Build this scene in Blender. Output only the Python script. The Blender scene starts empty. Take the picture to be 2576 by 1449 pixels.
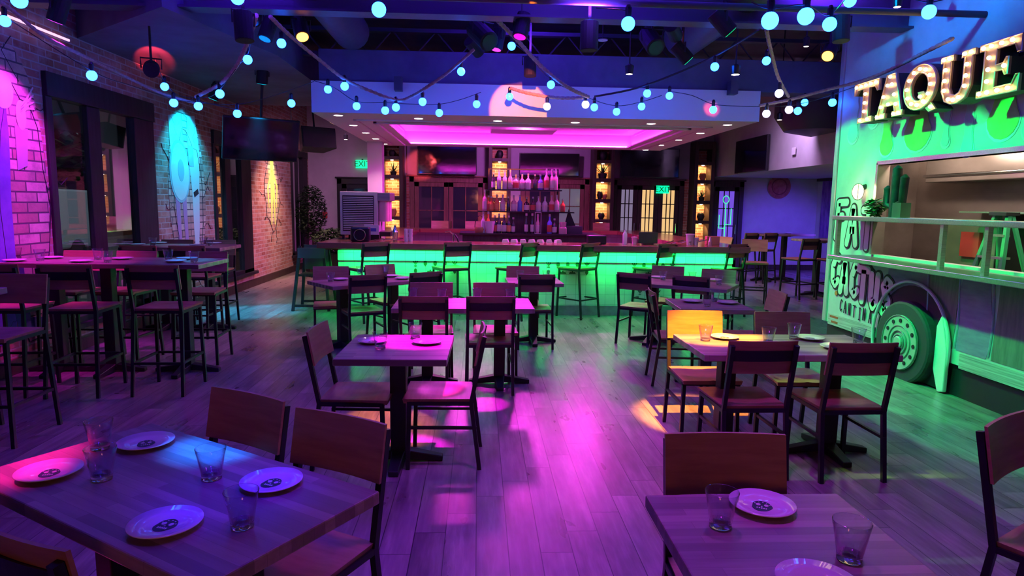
import bpy, math, random
from mathutils import Vector, Matrix, noise
random.seed(7)
S = bpy.context.scene
COL = bpy.context.collection
PI = math.pi
def rad(a): return math.radians(a)

# ---------------------------------------------------------------- camera
W, HH, F = 2576.0, 1449.0, 1650.0
PITCH, YAW, ROLL, CH = rad(7.28), rad(2.98), 0.0145, 1.65
_f = Vector((math.sin(YAW)*math.cos(PITCH), math.cos(YAW)*math.cos(PITCH), -math.sin(PITCH)))
_r0 = Vector((math.cos(YAW), -math.sin(YAW), 0)); _u0 = _r0.cross(_f)
_r = _r0*math.cos(ROLL)+_u0*math.sin(ROLL); _u = _r.cross(_f)
camd = bpy.data.cameras.new('camera'); cam = bpy.data.objects.new('camera', camd); COL.objects.link(cam)
camd.sensor_width = 36; camd.lens = F/W*36; camd.clip_start = .05; camd.clip_end = 200
M = Matrix((( _r.x, _u.x, -_f.x, 0), (_r.y, _u.y, -_f.y, 0), (_r.z, _u.z, -_f.z, CH), (0, 0, 0, 1)))
cam.matrix_world = M
S.camera = cam
CAMP = Vector((0, 0, CH))
def _ray(x, y): return _f*F + _r*(x-W/2) - _u*(y-HH/2)
def at(x, y, z=0.0):
    d = _ray(x, y); return CAMP + d*((z-CH)/d.z)
def atY(x, y, Y):
    d = _ray(x, y); return CAMP + d*(Y/d.y)
def atX(x, y, X):
    d = _ray(x, y); return CAMP + d*(X/d.x)

# ---------------------------------------------------------------- world, exposure
S.view_settings.view_transform = 'Standard'; S.view_settings.look = 'None'
S.view_settings.exposure = 0.0; S.view_settings.gamma = 1.0; S.view_settings.use_curve_mapping = False
wd = bpy.data.worlds.new('world'); S.world = wd; wd.use_nodes = True
bg = wd.node_tree.nodes['Background']; bg.inputs[0].default_value = (.22, .27, .34, 1); bg.inputs[1].default_value = 2.2
S.cycles.use_denoising = True; S.cycles.max_bounces = 6; S.cycles.diffuse_bounces = 3
S.cycles.glossy_bounces = 3; S.cycles.transmission_bounces = 5; S.cycles.transparent_max_bounces = 8
S.cycles.caustics_reflective = False; S.cycles.caustics_refractive = False
S.cycles.sample_clamp_indirect = 4.0; S.cycles.adaptive_threshold = .02

def spot(name, loc, tgt, color, power, angle, blend=.4, radius=.05, parent=None):
    l = bpy.data.lights.new(name, 'SPOT'); l.color = color; l.energy = power*(1.0 if angle >= 90 else 2.6)
    l.spot_size = rad(angle); l.spot_blend = blend; l.shadow_soft_size = radius
    o = bpy.data.objects.new(name, l); COL.objects.link(o)
    d = Vector(tgt)-Vector(loc)
    q = d.to_track_quat('-Z', 'Y')
    o.rotation_euler = q.to_euler()
    if parent: o.parent = parent
    else: o.location = loc
    return o

# ---------------------------------------------------------------- tagging
def tag(o, label=None, cat=None, group=None, kind=None):
    if label: o['label'] = label
    if cat: o['category'] = cat
    if group: o['group'] = group
    if kind: o['kind'] = kind
    return o
def thing(name, label, cat, loc=(0, 0, 0), rz=0, group=None):
    o = bpy.data.objects.new(name, None); COL.objects.link(o)
    o.location = loc; o.rotation_euler = (0, 0, rz); o.empty_display_size = .1
    return tag(o, label, cat, group)
def dup(root, loc, rz, label=None, group=None, scale=None, mats=None):
    r = root.copy(); COL.objects.link(r); r.location = loc; r.rotation_euler = (0, 0, rz)
    if scale: r.scale = scale
    if label: r['label'] = label
    if group: r['group'] = group
    for ch in list(root.children):
        c = ch.copy(); COL.objects.link(c); c.parent = r
        for g in list(ch.children):
            d = g.copy(); COL.objects.link(d); d.parent = c
    return r

# ---------------------------------------------------------------- mesh builder
class MB:
    def __init__(s): s.v = []; s.f = []; s.m = []; s.cur = 0
    def face(s, idx): s.f.append(tuple(idx)); s.m.append(s.cur)
    def hexa(s, p):
        n = len(s.v); s.v += [tuple(q) for q in p]
        for q in ((0, 3, 2, 1), (4, 5, 6, 7), (0, 1, 5, 4), (1, 2, 6, 5), (2, 3, 7, 6), (3, 0, 4, 7)): s.face([n+i for i in q])
        return s
    def box(s, x0, y0, z0, x1, y1, z1):
        return s.hexa([(x0, y0, z0), (x1, y0, z0), (x1, y1, z0), (x0, y1, z0), (x0, y0, z1), (x1, y0, z1), (x1, y1, z1), (x0, y1, z1)])
    def bar(s, p, q, w, d=None, up=(0, 0, 1)):
        p = Vector(p); q = Vector(q); d = d or w; t = (q-p).normalized(); up = Vector(up)
        if abs(t.dot(up)) > .95: up = Vector((0, 1, 0))
        a = t.cross(up).normalized()*(w/2); b = a.cross(t).normalized()*(d/2)
        return s.hexa([p-a-b, p+a-b, q+a-b, q-a-b, p-a+b, p+a+b, q+a+b, q-a+b])
    def tube(s, pts, r, seg=8, closed=False):
        pts = [Vector(p) for p in pts]; n0 = len(s.v); N = len(pts)
        rs = r if isinstance(r, (list, tuple)) else [r]*N
        prev = None
        for i, p in enumerate(pts):
            if closed: t = (pts[(i+1) % N]-pts[i-1])
            else: t = pts[min(i+1, N-1)]-pts[max(i-1, 0)]
            t.normalize()
            a = t.orthogonal().normalized() if prev is None else (prev-t*prev.dot(t)).normalized()
            prev = a; b = t.cross(a)
            for k in range(seg):
                an = 2*PI*k/seg; s.v.append(tuple(p+(a*math.cos(an)+b*math.sin(an))*rs[i]))
        for i in range(N-1 if not closed else N):
            j = (i+1) % N
            for k in range(seg):
                k2 = (k+1) % seg; s.face([n0+i*seg+k, n0+i*seg+k2, n0+j*seg+k2, n0+j*seg+k])
        if not closed:
            s.face([n0+k for k in range(seg)][::-1]); s.face([n0+(N-1)*seg+k for k in range(seg)])
        return s
    def lathe(s, prof, seg=24, c=(0, 0, 0), sx=1, sy=1):
        n0 = len(s.v); N = len(prof)
        for r, z in prof:
            for k in range(seg):
                an = 2*PI*k/seg; s.v.append((c[0]+r*math.cos(an)*sx, c[1]+r*math.sin(an)*sy, c[2]+z))
        for i in range(N-1):
            for k in range(seg):
                k2 = (k+1) % seg; s.face([n0+i*seg+k, n0+i*seg+k2, n0+(i+1)*seg+k2, n0+(i+1)*seg+k])
        if prof[0][0] > 1e-5: s.face([n0+k for k in range(seg)][::-1])
        if prof[-1][0] > 1e-5: s.face([n0+(N-1)*seg+k for k in range(seg)])
        return s
    def prism(s, poly, a0, a1, fn):
        """poly of (u,v); fn(u,v,a) -> xyz; a0..a1 the thickness"""
        n = len(s.v); N = len(poly)
        s.v += [tuple(fn(u, v, a0)) for u, v in poly]+[tuple(fn(u, v, a1)) for u, v in poly]
        s.face([n+i for i in range(N)][::-1]); s.face([n+N+i for i in range(N)])
        for i in range(N):
            j = (i+1) % N; s.face([n+i, n+j, n+N+j, n+N+i])
        return s
    def sphere(s, c, r, seg=16, rings=10, sz=1.0):
        prof = [(max(1e-6, math.sin(PI*i/rings))*r, -math.cos(PI*i/rings)*r*sz) for i in range(rings+1)]
        return s.lathe(prof, seg, c)
    def quad(s, a, b, c, d):
        n = len(s.v); s.v += [tuple(a), tuple(b), tuple(c), tuple(d)]; s.face([n, n+1, n+2, n+3]); return s
    def build(s, name, mats, parent=None, smooth=False, bevel=0, seg=2, fixn=False):
        me = bpy.data.meshes.new(name); me.from_pydata(s.v, [], s.f); me.update()
        if not isinstance(mats, (list, tuple)): mats = [mats]
        for m in mats: me.materials.append(m)
        if len(mats) > 1: me.polygons.foreach_set('material_index', s.m)
        if fixn:
            import bmesh
            b = bmesh.new(); b.from_mesh(me); bmesh.ops.recalc_face_normals(b, faces=b.faces); b.to_mesh(me); b.free()
        if smooth:
            me.polygons.foreach_set('use_smooth', [True]*len(me.polygons))
        o = bpy.data.objects.new(name, me); COL.objects.link(o)
        if parent: o.parent = parent
        if smooth and smooth != 'all':
            try:
                m = o.modifiers.new('e', 'EDGE_SPLIT'); m.split_angle = rad(40)
            except Exception: pass
        if bevel:
            m = o.modifiers.new('b', 'BEVEL'); m.width = bevel; m.segments = seg; m.limit_method = 'ANGLE'
        return o
def struct(name, mb, m, parent=None, **k):
    o = mb.build(name, m, parent, **k)
    if not parent: o['kind'] = 'structure'
    return o
def text_mesh(txt, size, extrude, name, mat, parent=None, bevel=0, offset=0, align='CENTER'):
    cu = bpy.data.curves.new(name, 'FONT'); cu.body = txt; cu.size = size; cu.extrude = extrude; cu.offset = offset
    cu.align_x = align; cu.align_y = 'CENTER'; cu.bevel_depth = bevel; cu.resolution_u = 4
    t = bpy.data.objects.new(name, cu); COL.objects.link(t)
    dg = bpy.context.evaluated_depsgraph_get(); dg.update()
    me = bpy.data.meshes.new_from_object(t.evaluated_get(dg)); bpy.data.objects.remove(t)
    me.materials.clear(); me.materials.append(mat)
    o = bpy.data.objects.new(name, me); COL.objects.link(o)
    if parent: o.parent = parent
    return o

# ---------------------------------------------------------------- materials
_mc = {}
def mat(name, col=(.5, .5, .5), rough=.5, metal=0, emit=None, es=1, spec=.5, trans=0, ior=1.45, coat=0, alpha=1):
    if name in _mc: return _mc[name]
    m = bpy.data.materials.new(name); m.use_nodes = True; b = m.node_tree.nodes['Principled BSDF']
    b.inputs['Base Color'].default_value = (*col, 1); b.inputs['Roughness'].default_value = rough
    b.inputs['Metallic'].default_value = metal; b.inputs['Specular IOR Level'].default_value = spec
    b.inputs['IOR'].default_value = ior; b.inputs['Transmission Weight'].default_value = trans
    b.inputs['Coat Weight'].default_value = coat
    # slight procedural variation of roughness so every surface has a grain
    nt = m.node_tree; tc = nt.nodes.new('ShaderNodeTexCoord'); nz = nt.nodes.new('ShaderNodeTexNoise'); nz.inputs['Scale'].default_value = 14
    mr = nt.nodes.new('ShaderNodeMapRange'); mr.inputs['To Min'].default_value = max(0, rough-.06 if not trans else rough); mr.inputs['To Max'].default_value = min(1, rough+.06 if not trans else rough)
    nt.links.new(tc.outputs['Object'], nz.inputs['Vector']); nt.links.new(nz.outputs['Fac'], mr.inputs['Value']); nt.links.new(mr.outputs[0], b.inputs['Roughness'])
    if emit:
        b.inputs['Emission Color'].default_value = (*emit, 1); b.inputs['Emission Strength'].default_value = es
    _mc[name] = m; return m
class N:
    """tiny node helper"""
    def __init__(s, name, rough=.5, spec=.5, metal=0, coat=0):
        s.m = bpy.data.materials.new(name); s.m.use_nodes = True; s.t = s.m.node_tree
        s.b = s.t.nodes['Principled BSDF']; s.b.inputs['Roughness'].default_value = rough
        s.b.inputs['Specular IOR Level'].default_value = spec; s.b.inputs['Metallic'].default_value = metal; s.b.inputs['Coat Weight'].default_value = coat
    def n(s, typ, **k):
        nd = s.t.nodes.new(typ)
        for a, v in k.items(): setattr(nd, a, v)
        return nd
    def link(s, a, b): s.t.links.new(a, b)
    def obj(s): return s.n('ShaderNodeTexCoord').outputs['Object']
    def map(s, vec, scale=(1, 1, 1), rot=(0, 0, 0), loc=(0, 0, 0)):
        m = s.n('ShaderNodeMapping'); s.link(vec, m.inputs['Vector'])
        m.inputs['Scale'].default_value = scale; m.inputs['Rotation'].default_value = rot; m.inputs['Location'].default_value = loc
        return m.outputs[0]
    def noise(s, vec, scale, detail=3, rough=.5):
        m = s.n('ShaderNodeTexNoise'); s.link(vec, m.inputs['Vector']); m.inputs['Scale'].default_value = scale
        m.inputs['Detail'].default_value = detail; m.inputs['Roughness'].default_value = rough; return m.outputs['Fac']
    def ramp(s, fac, stops):
        r = s.n('ShaderNodeValToRGB'); s.link(fac, r.inputs[0]); e = r.color_ramp.elements
        while len(e) < len(stops): e.new(.5)
        for i, (p, c) in enumerate(stops): e[i].position = p; e[i].color = (*c, 1) if len(c) == 3 else c
        return r.outputs[0]
    def math(s, op, a, b=None):
        m = s.n('ShaderNodeMath', operation=op)
        for i, v in enumerate((a, b)):
            if v is None: continue
            if isinstance(v, (int, float)): m.inputs[i].default_value = v
            else: s.link(v, m.inputs[i])
        return m.outputs[0]
    def mix(s, fac, a, b, mode='MIX'):
        m = s.n('ShaderNodeMix', data_type='RGBA', blend_type=mode)
        for i, v in ((0, fac), (6, a), (7, b)):
            if isinstance(v, (int, float)): m.inputs[i].default_value = v
            elif isinstance(v, tuple): m.inputs[i].default_value = (*v, 1)
            else: s.link(v, m.inputs[i])
        return m.outputs[2]
    def bump(s, h, strength=.3, dist=.01):
        b = s.n('ShaderNodeBump'); b.inputs['Strength'].default_value = strength; b.inputs['Distance'].default_value = dist
        s.link(h, b.inputs['Height']); s.link(b.outputs[0], s.b.inputs['Normal'])
    def color(s, c): s.link(c, s.b.inputs['Base Color']); return s

def m_floor():
    n = N('plank_tile_floor', .28, .6); v = n.obj()
    sp = n.n('ShaderNodeSeparateXYZ'); n.link(v, sp.inputs[0])
    w, L = .1545, 1.02
    u = n.math('DIVIDE', n.math('ADD', sp.outputs[0], .0), w); row = n.math('FLOOR', u); fu = n.math('SUBTRACT', u, row)
    q = n.math('DIVIDE', n.math('SUBTRACT', n.math('SUBTRACT', sp.outputs[1], n.math('MULTIPLY', row, .204)), .49), L)
    cell = n.math('FLOOR', q); fq = n.math('SUBTRACT', q, cell)
    eu = n.math('MULTIPLY', n.math('MINIMUM', fu, n.math('SUBTRACT', 1, fu)), w)
    eq = n.math('MULTIPLY', n.math('MINIMUM', fq, n.math('SUBTRACT', 1, fq)), L)
    e = n.math('MINIMUM', eu, eq); seam = n.math('LESS_THAN', e, .0022)
    cb = n.n('ShaderNodeCombineXYZ'); n.link(row, cb.inputs[0]); n.link(cell, cb.inputs[1])
    wn = n.n('ShaderNodeTexWhiteNoise', noise_dimensions='3D'); n.link(cb.outputs[0], wn.inputs['Vector'])
    off = n.n('ShaderNodeVectorMath', operation='ADD'); sc = n.n('ShaderNodeVectorMath', operation='SCALE'); n.link(wn.outputs['Color'], sc.inputs[0]); sc.inputs['Scale'].default_value = 9
    n.link(v, off.inputs[0]); n.link(sc.outputs[0], off.inputs[1])
    g = n.noise(n.map(off.outputs[0], (16, 1.6, 1)), 1.6, 5, .62)
    big = n.noise(n.map(off.outputs[0], (3.2, 1.1, 1)), 1.4, 3, .6)
    c = n.ramp(g, [(.3, (.10, .085, .085)), (.5, (.20, .17, .165)), (.68, (.36, .32, .31))])
    c2 = n.mix(.45, c, n.ramp(big, [(.35, (.09, .078, .078)), (.62, (.38, .34, .32))]))
    val = n.n('ShaderNodeHueSaturation'); n.link(c2, val.inputs['Color']); n.link(n.math('ADD', .72, n.math('MULTIPLY', wn.outputs['Value'], .55)), val.inputs['Value'])
    cc = n.mix(seam, val.outputs[0], (.028, .024, .03)); n.color(cc)
    n.link(n.math('ADD', .2, n.math('MULTIPLY', big, .22)), n.b.inputs['Roughness'])
    n.bump(n.math('SUBTRACT', n.math('MULTIPLY', g, .15), seam), .25, .004)
    return n.m
def m_brick(name, swz, bw=.235, bh=.078, white=.5, tint=(1, 1, 1), mortar=(.42, .38, .36)):
    n = N(name, .85, .2); v = n.obj(); sp = n.n('ShaderNodeSeparateXYZ'); n.link(v, sp.inputs[0])
    cb = n.n('ShaderNodeCombineXYZ'); n.link(sp.outputs[swz], cb.inputs[0]); n.link(sp.outputs[2], cb.inputs[1])
    warp = n.noise(cb.outputs[0], 5, 2)
    b = n.n('ShaderNodeTexBrick'); n.link(n.map(cb.outputs[0]), b.inputs['Vector'])
    b.inputs['Scale'].default_value = 1; b.inputs['Brick Width'].default_value = bw; b.inputs['Row Height'].default_value = bh
    b.inputs['Mortar Size'].default_value = .0085; b.inputs['Mortar Smooth'].default_value = .2; b.inputs['Bias'].default_value = -.1
    t = tint
    b.inputs['Color1'].default_value = (.26*t[0], .10*t[1], .075*t[2], 1); b.inputs['Color2'].default_value = (.46*t[0], .24*t[1], .19*t[2], 1); b.inputs['Mortar'].default_value = (*mortar, 1)
    sm = n.ramp(n.noise(cb.outputs[0], 4.5, 6, .7), [(.44, (0, 0, 0)), (.66, (1, 1, 1))])
    fac = n.math('MULTIPLY', sm, white)
    c = n.mix(fac, b.outputs['Color'], tuple(min(1, x*1.25) for x in mortar)); n.color(c)
    n.bump(n.math('SUBTRACT', n.math('MULTIPLY', n.noise(cb.outputs[0], 30, 3), .3), b.outputs['Fac']), .7, .012)
    return n.m
def m_wood(name, c0, c1, axis=0, strip=.045, stave=.45, rough=.33, blocks=True):
    n = N(name, rough, .5); v = n.obj(); r = (0, 0, 0) if axis == 0 else (0, 0, PI/2)
    vv = n.map(v, (1, 1, 1), r)
    g = n.noise(n.map(vv, (1.2, 14, 14)), 2.2, 4, .6)
    if blocks:
        b = n.n('ShaderNodeTexBrick'); n.link(vv, b.inputs['Vector']); b.inputs['Scale'].default_value = 1
        b.inputs['Brick Width'].default_value = stave; b.inputs['Row Height'].default_value = strip; b.inputs['Mortar Size'].default_value = .0004
        b.inputs['Color1'].default_value = (*c0, 1); b.inputs['Color2'].default_value = (*c1, 1); b.inputs['Mortar'].default_value = (*[x*.6 for x in c0], 1)
        b.offset = .37; b.offset_frequency = 2
        base = b.outputs['Color']
        c = n.mix(n.math('MULTIPLY', n.ramp(g, [(.35, (0, 0, 0)), (.7, (1, 1, 1))]), .45), base, tuple(x*.62 for x in c0))
    else:
        c = n.ramp(g, [(.3, c0), (.7, c1)])
    n.color(c); n.bump(g, .06, .003); return n.m
def m_tile():
    n = N('glazed_tile', .16, .6); v = n.obj(); sp = n.n('ShaderNodeSeparateXYZ'); n.link(v, sp.inputs[0])
    cb = n.n('ShaderNodeCombineXYZ'); n.link(sp.outputs[0], cb.inputs[0]); n.link(sp.outputs[2], cb.inputs[1])
    b = n.n('ShaderNodeTexBrick'); n.link(n.map(cb.outputs[0], loc=(.03, .14, 0)), b.inputs['Vector']); b.offset = 0
    b.inputs['Scale'].default_value = 1; b.inputs['Brick Width'].default_value = .15; b.inputs['Row Height'].default_value = .15
    b.inputs['Mortar Size'].default_value = .0022; b.inputs['Color1'].default_value = (.72, .72, .7, 1); b.inputs['Color2'].default_value = (.62, .62, .6, 1); b.inputs['Mortar'].default_value = (.3, .3, .3, 1)
    n.color(b.outputs['Color']); n.bump(n.math('MULTIPLY', b.outputs['Fac'], -1), .4, .004); return n.m
def m_pane(name='window_glass', tint=(.8, .85, .85), refl=1.0):
    if name in _mc: return _mc[name]
    m = bpy.data.materials.new(name); m.use_nodes = True; t = m.node_tree; t.nodes.clear()
    o = t.nodes.new('ShaderNodeOutputMaterial'); mx = t.nodes.new('ShaderNodeMixShader'); tr = t.nodes.new('ShaderNodeBsdfTransparent'); gl = t.nodes.new('ShaderNodeBsdfGlossy'); fr = t.nodes.new('ShaderNodeLayerWeight'); fr.inputs[0].default_value = .5; pw = t.nodes.new('ShaderNodeMath'); pw.operation = 'POWER'; pw.inputs[1].default_value = 4; ad = t.nodes.new('ShaderNodeMath'); ad.inputs[1].default_value = .045
    mt = t.nodes.new('ShaderNodeMath'); mt.operation = 'MULTIPLY'; mt.inputs[1].default_value = refl; mt.use_clamp = True
    gl.inputs['Roughness'].default_value = .015; tr.inputs[0].default_value = (*tint, 1)
    t.links.new(fr.outputs['Facing'], pw.inputs[0]); t.links.new(pw.outputs[0], ad.inputs[0]); t.links.new(ad.outputs[0], mt.inputs[0]); t.links.new(mt.outputs[0], mx.inputs[0]); t.links.new(tr.outputs[0], mx.inputs[1]); t.links.new(gl.outputs[0], mx.inputs[2]); t.links.new(mx.outputs[0], o.inputs[0])
    _mc[name] = m; return m
def m_noise(name, c0, c1, scale=4, rough=.7, spec=.3, detail=4, stretch=(1, 1, 1), metal=0, lo=.35, hi=.65):
    n = N(name, rough, spec, metal); g = n.noise(n.map(n.obj(), stretch), scale, detail, .6)
    n.color(n.ramp(g, [(lo, c0), (hi, c1)])); n.bump(g, .05, .003); return n.m

FLOOR = m_floor()
BRICKY = m_brick('whitewashed_brick', 1)
BRICKX = m_brick('niche_brick', 0, .21, .07, .25, (1.25, 1.1, .8), (.5, .42, .3))
BUTCHER = m_wood('butcher_block', (.20, .145, .12), (.44, .335, .275), 0, .04, .6)
CHWOOD = m_wood('stained_plywood', (.27, .13, .065), (.40, .215, .115), 0, blocks=False, rough=.36)
FRAMEW = m_noise('near_black_timber', (.010, .008, .012), (.022, .018, .026), 3, .55, .3, 4, (8, 8, 1))
BARWOOD = m_wood('varnished_bar_wood', (.20, .085, .05), (.34, .16, .09), 0, .14, 1.4, .18)
DARKWOOD = m_noise('dark_stained_timber', (.028, .018, .016), (.055, .036, .03), 3, .5, .4, 4, (8, 8, 1))
DOORWOOD = m_noise('red_brown_door_wood', (.13, .055, .045), (.22, .10, .08), 3, .4, .4, 4, (8, 8, 1))
STEEL = mat('black_powder_coated_steel', (.018, .018, .022), .38, .3)
IRON = mat('black_cast_iron', (.015, .015, .018), .5, .2)
TILE = m_tile()
WALL = m_noise('painted_plaster', (.50, .48, .50), (.56, .54, .56), 3, .8, .2)
WHITE = mat('white_paint', (.75, .73, .75), .6)
GREYTILE = m_noise('grey_toe_tile', (.16, .16, .16), (.26, .26, .26), 5, .35, .5)
CEIL = m_noise('dark_painted_deck', (.09, .09, .14), (.13, .13, .20), 2, .75, .25)
CEILD = mat('dark_painted_steel', (.07, .07, .10), .45, .2)
CHROME = mat('chrome', (.75, .75, .78), .12, 1)
INOX = m_noise('brushed_stainless', (.45, .45, .46), (.6, .6, .6), 3, .3, .5, 4, (1, 30, 30), .9)
PORC = mat('glazed_porcelain', (.78, .77, .8), .1, 0, coat=.3)
PRINT = mat('black_plate_print', (.02, .02, .03), .3)
PANE = m_pane(refl=3.6); GLASS = m_pane('thin_clear_glass', (.94, .95, .97), 1.3); GLASSB = mat('thick_glass_base', (.9, .92, .95), .03, 0, trans=.85, ior=1.3, spec=.9)
PANEC = m_pane('interior_pane', (.85, .85, .9), 1.2)
RUBBER = mat('black_rubber', (.02, .02, .02), .7)
BLACK = mat('black_plastic', (.015, .015, .02), .3)
SCREEN = mat('dark_tv_screen', (.008, .008, .012), .08, spec=.8)
LEAFD = m_noise('dark_leaf', (.015, .035, .015), (.03, .07, .025), 8, .6)
LEAFG = m_noise('green_leaf', (.03, .12, .03), (.06, .2, .05), 8, .5)
TERRA = m_noise('terracotta', (.35, .14, .07), (.5, .22, .12), 6, .7)
def glow(name, c, s): return mat(name, (.02, .02, .02), .5, emit=c, es=s)
BULB = glow('blue_bulb_glow', (.009, .11, 1.0), 32)
BULBW = glow('white_blue_bulb_glow', (.5, .45, 1.0), 8)
WARM = glow('warm_bulb_glow', (1.0, .66, .3), 13)
DOWNL = glow('downlight_glow', (1.0, .82, .72), 14)
GREENLED = glow('green_led_glow', (.02, 1.0, .14), 50)
MAGLED = glow('magenta_led_glow', (1.0, .03, .85), 85)
EXITG = glow('exit_sign_glow', (.0, 1.0, .35), 1.6)
EXITL = glow('exit_letter_glow', (.7, 1.0, .85), 3)
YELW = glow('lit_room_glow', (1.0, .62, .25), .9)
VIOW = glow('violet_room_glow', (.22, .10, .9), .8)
ORG = glow('orange_lens_glow', (1.0, .25, .03), 12)
RED = glow('pink_lens_glow', (1.0, .12, .15), 4)

XL = -4.35      # left wall plane
XT = 4.25       # food truck side plane
YB = 17.2       # back wall
ZC = 4.3        # ceiling deck

# ================================================================ SETTING
mb = MB(); mb.box(-4.6, -2.5, -.08, 13.5, 22, 0); struct('floor', mb, FLOOR)
mb = MB(); mb.box(-4.6, -2.5, ZC, 13.5, 22, ZC+.1); struct('ceiling', mb, CEIL)
# left wall with three window openings
OPEN = [(6.95, 9.14, .3, 2.9), (11.1, 12.85, .3, 2.78), (15.6, 17.0, .38, 2.85)]
mb = MB(); y = -2.5; XO = XL-.22
for (a, b, z0, z1) in OPEN:
    mb.box(XO, y, 0, XL, a, ZC); mb.box(XO, a, 0, XL, b, z0); mb.box(XO, a, z1, XL, b, ZC); y = b
mb.box(XO, y, 0, XL, YB, ZC); struct('wall_left', mb, BRICKY)
mb = MB(); mb.box(XL, -2.5, 0, XL+.03, YB-.02, .14); struct('baseboard_left', mb, DARKWOOD, bevel=.004)
for i, ((a, b, z0, z1), mull, zh) in enumerate(zip(OPEN, [(7.62, 7.95), (11.56, 11.88), (16.14, 16.2)], [2.66, 2.56, 2.7])):
    w = bpy.data.objects.new('window_%d' % (i+1), None); COL.objects.link(w); w['kind'] = 'structure'
    m = MB(); m.box(XL-.04, a, z0, XL+.03, a+.1, zh); m.box(XL-.04, b-(.5 if i < 2 else .42), z0, XL+.03, b, zh)
    m.box(XL-.04, mull[0]+.04, z0, XL+.02, mull[1]-.04, zh); m.box(XL-.06, a, zh, XL+.05, b, z1); m.box(XL-.06, a, z0, XL+.03, b, z0+.07); m.build('window_frame', FRAMEW, w, bevel=.006)
    m = MB(); m.box(XL-.03, a+.05, z0+.03, XL-.022, b-.3, zh+.02); m.build('window_pane', PANE, w)
    m = MB(); m.box(XL-.02, a-.08, z0-.05, XL+.09, b+.08, z0+.005); m.build('window_sill', FRAMEW, w, bevel=.006)
# back wall with door openings kept as surface doors
mb = MB(); mb.box(-4.57, YB, 0, 9.2, YB+.2, ZC); struct('wall_back', mb, WALL)
mb = MB(); mb.box(-4.3, YB-.03, 0, -3.6, YB-.002, .14); mb.box(6.95, YB-.03, 0, 9.0, YB-.002, .14); struct('baseboard_back', mb, DARKWOOD)
mb = MB(); mb.box(9.0, 7.75, 0, 9.2, YB, ZC); mb.box(4.25, -2.5, 0, 4.4, 1.5, ZC); mb.box(6.45, 7.68, 0, 9.2, 7.75, ZC); struct('wall_right', mb, WALL)
mb = MB(); mb.box(-4.6, -2.6, 0, 4.4, -2.5, ZC); struct('wall_front', mb, WALL)
# lowered bulkhead over the side room
mb = MB(); mb.box(6.12, 7.9, 2.43, 9.0, YB, ZC); struct('trim_1', mb, WALL)
# flat dark ceiling drop along the left wall
mb = MB()
mb.prism([(XL, 7.6), (XL+1.5, 6.3), (XL+1.95, 8.2), (XL+1.95, 12.4), (XL, 12.4)], 3.36, 3.75, lambda u, v, a: (u, v, a)); struct('trim_2', mb, CEIL)

# --- exterior seen through the left windows
EXW = mat('exterior_render', (.55, .5, .5), .8)
mb = MB(); mb.box(-40, -2, -.3, -4.6, 50, -.25); struct('trim_3', mb, m_noise('asphalt', (.05, .05, .055), (.08, .08, .085), 6))
for k, (ya, yb) in enumerate([(9.0, 9.55), (13.4, 14.0)]):
    o = MB().box(-4.97, ya, -.1, -4.72, yb, 3.4).build('exterior_column', EXW, bevel=.01)
    tag(o, ['pale plastered porch column outside the window nearest the violet coat mural', 'pale plastered porch column outside the window beside the thin figure mural'][k], 'column', 'porch columns outside')
struct('trim_7', MB().box(-7.4, 2, 2.85, -4.6, 40, 3.05), mat('porch_ceiling', (.12, .11, .12), .8))
o = MB().box(-8.2, 20.3, -.1, -8.0, 21.2, 2.6).build('signboard', mat('pale_signboard', (.8, .76, .66), .7)); tag(o, 'pale board standing outside, seen through the second window', 'board')
def van():
    t = thing('van', 'pale panel van parked outside the left window', 'van', (-12.6, 21.3, -.25), rad(0))
    body = MB(); body.prism([(-2.4, .45), (2.3, .45), (2.3, 1.15), (1.9, 1.25), (1.35, 2.1), (-2.4, 2.15)], -.9, .9, lambda u, v, a: (a, u, v))
    body.build('body', mat('van_paint', (.6, .68, .68), .3, coat=.4), t, bevel=.06)
    MB().prism([(1.32, 1.2), (1.78, 1.25), (1.3, 1.95), (.4, 1.95), (.4, 1.2)], -.91, .91, lambda u, v, a: (a, u, v)).build('side_window', SCREEN, t)
    for s in (-1.5, 1.5):
        m = MB(); m.tube([(.92, s, .35), (.72, s, .35)], .35, 20); m.build('wheel', RUBBER, t)
    return t
van()
def leaf_cloud(c, r, n, size, sz=1.0, seed=0, flat=False):
    rnd = random.Random(seed); mb = MB()
    for i in range(n):
        while True:
            p = Vector((rnd.uniform(-1, 1), rnd.uniform(-1, 1), rnd.uniform(-1, 1)))
            if p.length < 1: break
        if p.length > 1e-3: p = p.normalized()*(p.length**.8)
        q = Vector((c[0]+p.x*r, c[1]+p.y*r, c[2]+p.z*r*sz)); a = rnd.uniform(0, 2*PI); b = rnd.uniform(-.7, .7)
        u = Vector((math.cos(a), math.sin(a), math.sin(b)))*size; v = Vector((-math.sin(a), math.cos(a), rnd.uniform(-.5, .5)))*size*.4
        mb.quad(q-u, q-v, q+u, q+v)
    return mb
for k, (x, yy, h) in enumerate([(-17, 25, 6.0), (-17.5, 31, 6.6), (-19, 37, 6.6), (-14, 40, 6.2)]):
    t = thing('tree', ['bushy dark tree outside, nearest the camera', 'bushy dark tree outside behind the parked van', 'tall dark tree outside beyond the parked van', 'dark tree outside, farthest along the car park'][k], 'tree', (x, yy, -.1), 0, 'trees outside the windows')
    leaf_cloud((0, 0, h*.5), 3.6, 4500, .3, .85, k).build('foliage', LEAFD, t)
    m = MB(); m.tube([(0, 0, 0), (.1, 0, h*.5)], [.16, .1], 8); m.build('trunk', DARKWOOD, t)

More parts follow.
